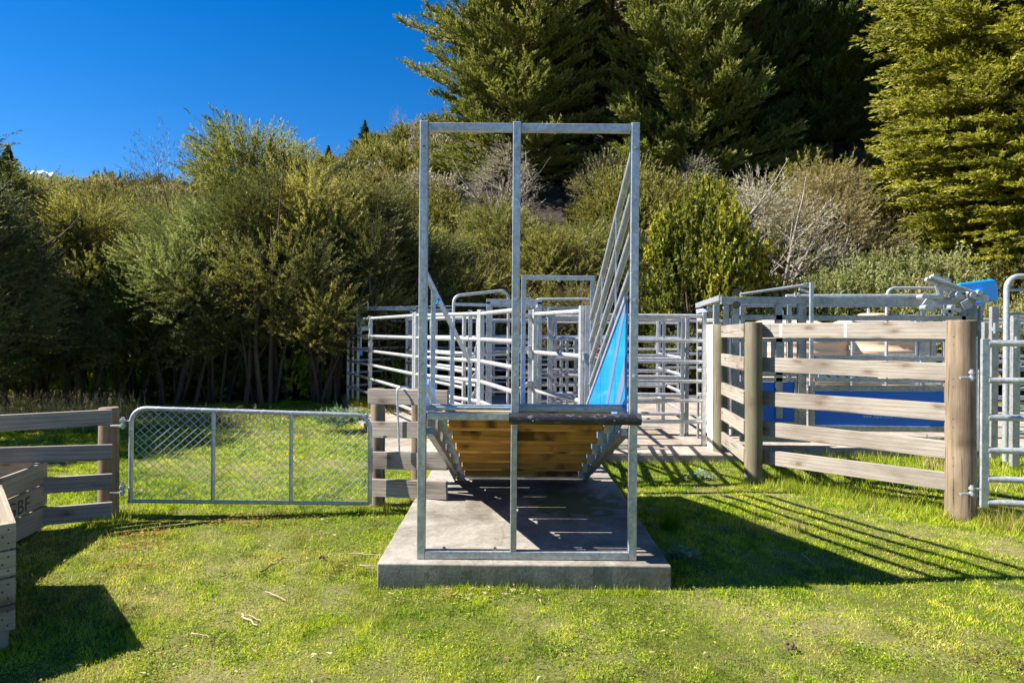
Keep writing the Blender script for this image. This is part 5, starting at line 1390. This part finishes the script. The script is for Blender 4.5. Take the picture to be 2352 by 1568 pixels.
tag(o, 'longer grass tufts along the slab, posts and fence lines', 'grass', kind='stuff'); print('tufts', len(me.polygons))
# scattered litter: chips, dead leaves and straw bits
n = 2600; y = rng.uniform(2.4, 7.2, n); x = rng.uniform(-1, 1, n) * (0.93 * y + 0.2); m_ = free(x, y) & (fbm(x, y, 0.7, 91) > 0.42); x, y = x[m_], y[m_]
x = np.concatenate([x, rng.uniform(-0.75, 0.2, 160)]); y = np.concatenate([y, 3.66 + rng.normal(size=160) * 0.06]); k = len(x)
a = rng.random(k) * 6.283; r9 = 0.004 + 0.012 * rng.random(k) ** 3; o = np.stack([x, y, g_h(x, y) + 0.022 + 0.01 * rng.random(k)], -1)
tri = np.stack([o + np.stack([np.cos(a + t_) * r9 * e_, np.sin(a + t_) * r9 * e_, r9 * (rng.random(k) - 0.5) * 0.6], -1) for t_, e_ in ((0, 1.8), (2.5, 0.8), (3.7, 0.8))], 1).astype(np.float32)
me = tri_mesh('litter', [(tri, rng.random(k).astype(np.float32), 0, None)], [LM['straw']]); o = bpy.data.objects.new('ground_litter', me); C.collection.objects.link(o); tag(o, 'scattered pale wood chips and dead leaf bits on the grass', 'litter', kind='stuff')
# dark rush clump right of the slab
parts = []; n = 260; x = 1.33 + rng.normal(size=n) * 0.045; y = 5.0 + rng.normal(size=n) * 0.045
parts.append(blades(x, y, 0.24 * (0.5 + 0.6 * rng.random(n)), np.full(n, 0.006), rng.random(n) * 0.25, (rng.random(n) < 0.05) * 1.0, 0.7))
me = tri_mesh('rush_clump', parts, [M['grass']]); o = bpy.data.objects.new('rush_clump', me); C.collection.objects.link(o); tag(o, 'dark green clump of rushes growing right of the slab', 'plant')
# dry stalks behind the left fence
def stalk_field(name, pts, h, label, cat='dry grass'):
    n = len(pts); x, y = pts[:, 0], pts[:, 1]; k = n
    seg = []; a = rng.random(k) * 6.283; hh = h * (0.5 + 0.7 * rng.random(k)); ln = 0.25 * hh
    b0 = np.stack([x, y, np.zeros(k)], -1); top_ = b0 + np.stack([np.cos(a) * ln, np.sin(a) * ln, hh], -1)
    sdv = np.stack([np.cos(a + 1.57), np.sin(a + 1.57), np.zeros(k)], -1) * 0.005
    seg.append(np.stack([b0 - sdv, b0 + sdv, top_], 1)); val = [rng.random(k)]
    for q in range(5):
        f = 0.62 + 0.36 * rng.random(k)[:, None]; c = b0 + (top_ - b0) * f; dd = norm(np.stack([rng.normal(size=k), rng.normal(size=k), 0.6 + rng.random(k)], -1)) * 0.06
        seg.append(np.stack([c - sdv * 0.8, c + sdv * 0.8, c + dd], 1)); val.append(rng.random(k))
    me = tri_mesh(name, [(np.concatenate(seg).astype(np.float32), np.concatenate(val).astype(np.float32), 0, None)], [LM['straw']])
    o = bpy.data.objects.new(name, me); C.collection.objects.link(o); return o
n = 1500; pts = np.stack([rng.uniform(-10.5, -6.3, n), rng.uniform(9.3, 10.6, n)], -1)
tag(stalk_field('dry_stalks', pts, 0.5, ''), 'brown dry seed stalks behind the left timber fence', 'dry grass', kind='stuff')
n = 450; pts = np.stack([-5.2 + rng.normal(size=n) * 0.7, 10.3 + rng.normal(size=n) * 0.35], -1)
tag(stalk_field('straw_patch', pts, 0.22, ''), 'pale dead grass patch beyond the mesh gate', 'dry grass', kind='stuff')
n = 40; pts = np.stack([5.05 + rng.normal(size=n) * 0.07, 7.3 + rng.normal(size=n) * 0.04], -1)
tag(stalk_field('seed_stalks', pts, 0.36, ''), 'reddish seed stalks before the blue panel of the crush', 'plant')
# silvery thistle by the kerb
def rosette(c, n, ln, w_, label, up=0.35):
    a = rng.random(n) * 6.283; e = up * rng.random(n) + 0.1; parts = []
    o_ = np.tile(np.array(c), (n, 1)) + rng.normal(size=(n, 3)) * np.array([0.25, 0.12, 0.06]) * ln * 1.6
    d_ = norm(np.stack([np.cos(a), np.sin(a), e], -1))
    v, q = leaves_on(rng, o_, d_, np.full(n, ln), 26, ln * 0.28, w_, 0.12, 0.1, 0.8, 0.25)
    me = tri_mesh('silvery_weed', [(v, q, 0, None)], [LM['thistle']]); o = bpy.data.objects.new('silvery_weed', me); C.collection.objects.link(o)
    return tag(o, label, 'weed', 'silvery weeds')
q = P(785, 975, 9.6); rosette((q.x, 9.6, 0.18), 120, 0.30, 0.02, 'large silvery-green weed beside the mossy kerb beyond the mesh gate', 0.9)
rosette((1.22, 4.35, 0.03), 26, 0.10, 0.008, 'silvery ragged weed in the shade right of the slab')
rosette((2.1, 6.7, 0.04), 40, 0.12, 0.010, 'silvery weed in the sun near the corner fence post')
# mossy strip on the yard edge
xs = np.arange(-2.44, -1.2, 0.05); 
mo = MB(); rr = random.Random(2)
n = 1500; y = rng.uniform(11.0, 13.8, n); x = -1.45 - (y - 7.5) * 0.375 + np.abs(rng.normal(size=n)) * 0.35; parts = [blades(x, y, 0.05 + 0.05 * rng.random(n), np.full(n, 0.03), 0.6 + 0.4 * rng.random(n), np.full(n, 0.0), 1.2, z=np.full(n, 0.10))]
mm = leaf_mat('yellow_moss', [(0, (0.22, 0.17, 0.01)), (1, (0.45, 0.36, 0.02))], 0.3, gain=1.0)
me = tri_mesh('yellow_moss', parts, [mm]); o = bpy.data.objects.new('yellow_moss', me); C.collection.objects.link(o); tag(o, 'bright yellow moss along the left edge of the yard concrete', 'moss', kind='stuff')
# ---------------------------------------------------------------- sticks, droppings and leaves
def ground_pt(u, v):
    q = P(u, v, 1.0); return V((q.x, 1.0, 0)) * (EYE / (EYE - q.z))
rr = random.Random(12)
for (u0, v0, u1, v1, r_, mt, lb) in (
 (555, 1416, 600, 1430, .006, 'stick', 'thin bleached stick, upper of the crossed pair on the grass'), (556, 1424, 592, 1442, .009, 'stick', 'thick bleached stick, lower of the crossed pair on the grass'),
 (610, 1362, 656, 1386, .006, 'stick', 'pale bent stick above the crossed pair'), (803, 1276, 872, 1279, .007, 'stick', 'pale twig touching the left side of the slab, farther one'),
 (828, 1302, 874, 1308, .007, 'stick', 'pale twig touching the left side of the slab, nearer one'), (600, 1319, 655, 1285, .008, 'bark', 'dark curved stick lying in the middle of the left grass'),
 (845, 1222, 878, 1200, .005, 'bark', 'dark thin twig up by the short board fence'), (440, 1462, 480, 1470, .004, 'stick', 'small pale twig near the big crate shadow'),
 (790, 1262, 840, 1244, .004, 'bark', 'dark thin twig left of the slab'), (505, 1330, 540, 1320, .004, 'bark', 'tiny dark twig in the dry grass'), (1840, 1275, 1870, 1300, .004, 'stick', 'dry curled stalk on the right grass')):
    a, b_ = ground_pt(u0, v0), ground_pt(u1, v1); n = 5; ps = []
    for k in range(n + 1):
        f = k / n; p = a.lerp(b_, f); ps.append(p + V((rr.uniform(-.006, .006), rr.uniform(-.012, .012), 0.014 + rr.uniform(0, .008))))
    bb = MB().tube(ps, r_, 6, rads=[0.65 * r_ * (1 - 0.5 * k / n) for k in range(n + 1)])
    tag(bb.build('stick', mt, None, smooth=True), lb, 'stick', 'sticks on the grass')
for i, (u, v, s, lb) in enumerate(((742, 1285, .03, 'brown dropping beside the twigs left of the slab'), (1812, 1490, .035, 'brown dropping in the lower right grass'), (1715, 1640, .03, 'pale crumbled clod at the bottom of the picture'), (2290, 1500, .03, 'dark dropping, upper of the group at the lower right'), (2345, 1542, .028, 'dark dropping, lower of the group at the lower right'), (1598, 1632, .03, 'brown clod near the bottom edge left of the pale one'))):
    p = ground_pt(u, v); bm = bmesh.new(); 
    for k in range(7):
        q = bmesh.ops.create_icosphere(bm, subdivisions=2, radius=s * rr.uniform(0.15, 0.32)); bmesh.ops.translate(bm, verts=q['verts'], vec=V((rr.gauss(0, s * .5), rr.gauss(0, s * .5), 0.015 + rr.random() * .006)))
    for v_ in bm.verts: v_.co += V((rr.gauss(0, .0015), rr.gauss(0, .0015), rr.gauss(0, .0015)))
    me = bpy.data.meshes.new('dropping'); bm.to_mesh(me); me.materials.append(M['bark'] if 'pale' not in lb else M['crate']); me.attributes.new('gc', 'FLOAT_VECTOR', 'POINT'); o = bpy.data.objects.new('dropping', me); o.location = p; C.collection.objects.link(o)
    tag(o, lb, 'dropping', 'droppings and clods on the grass')
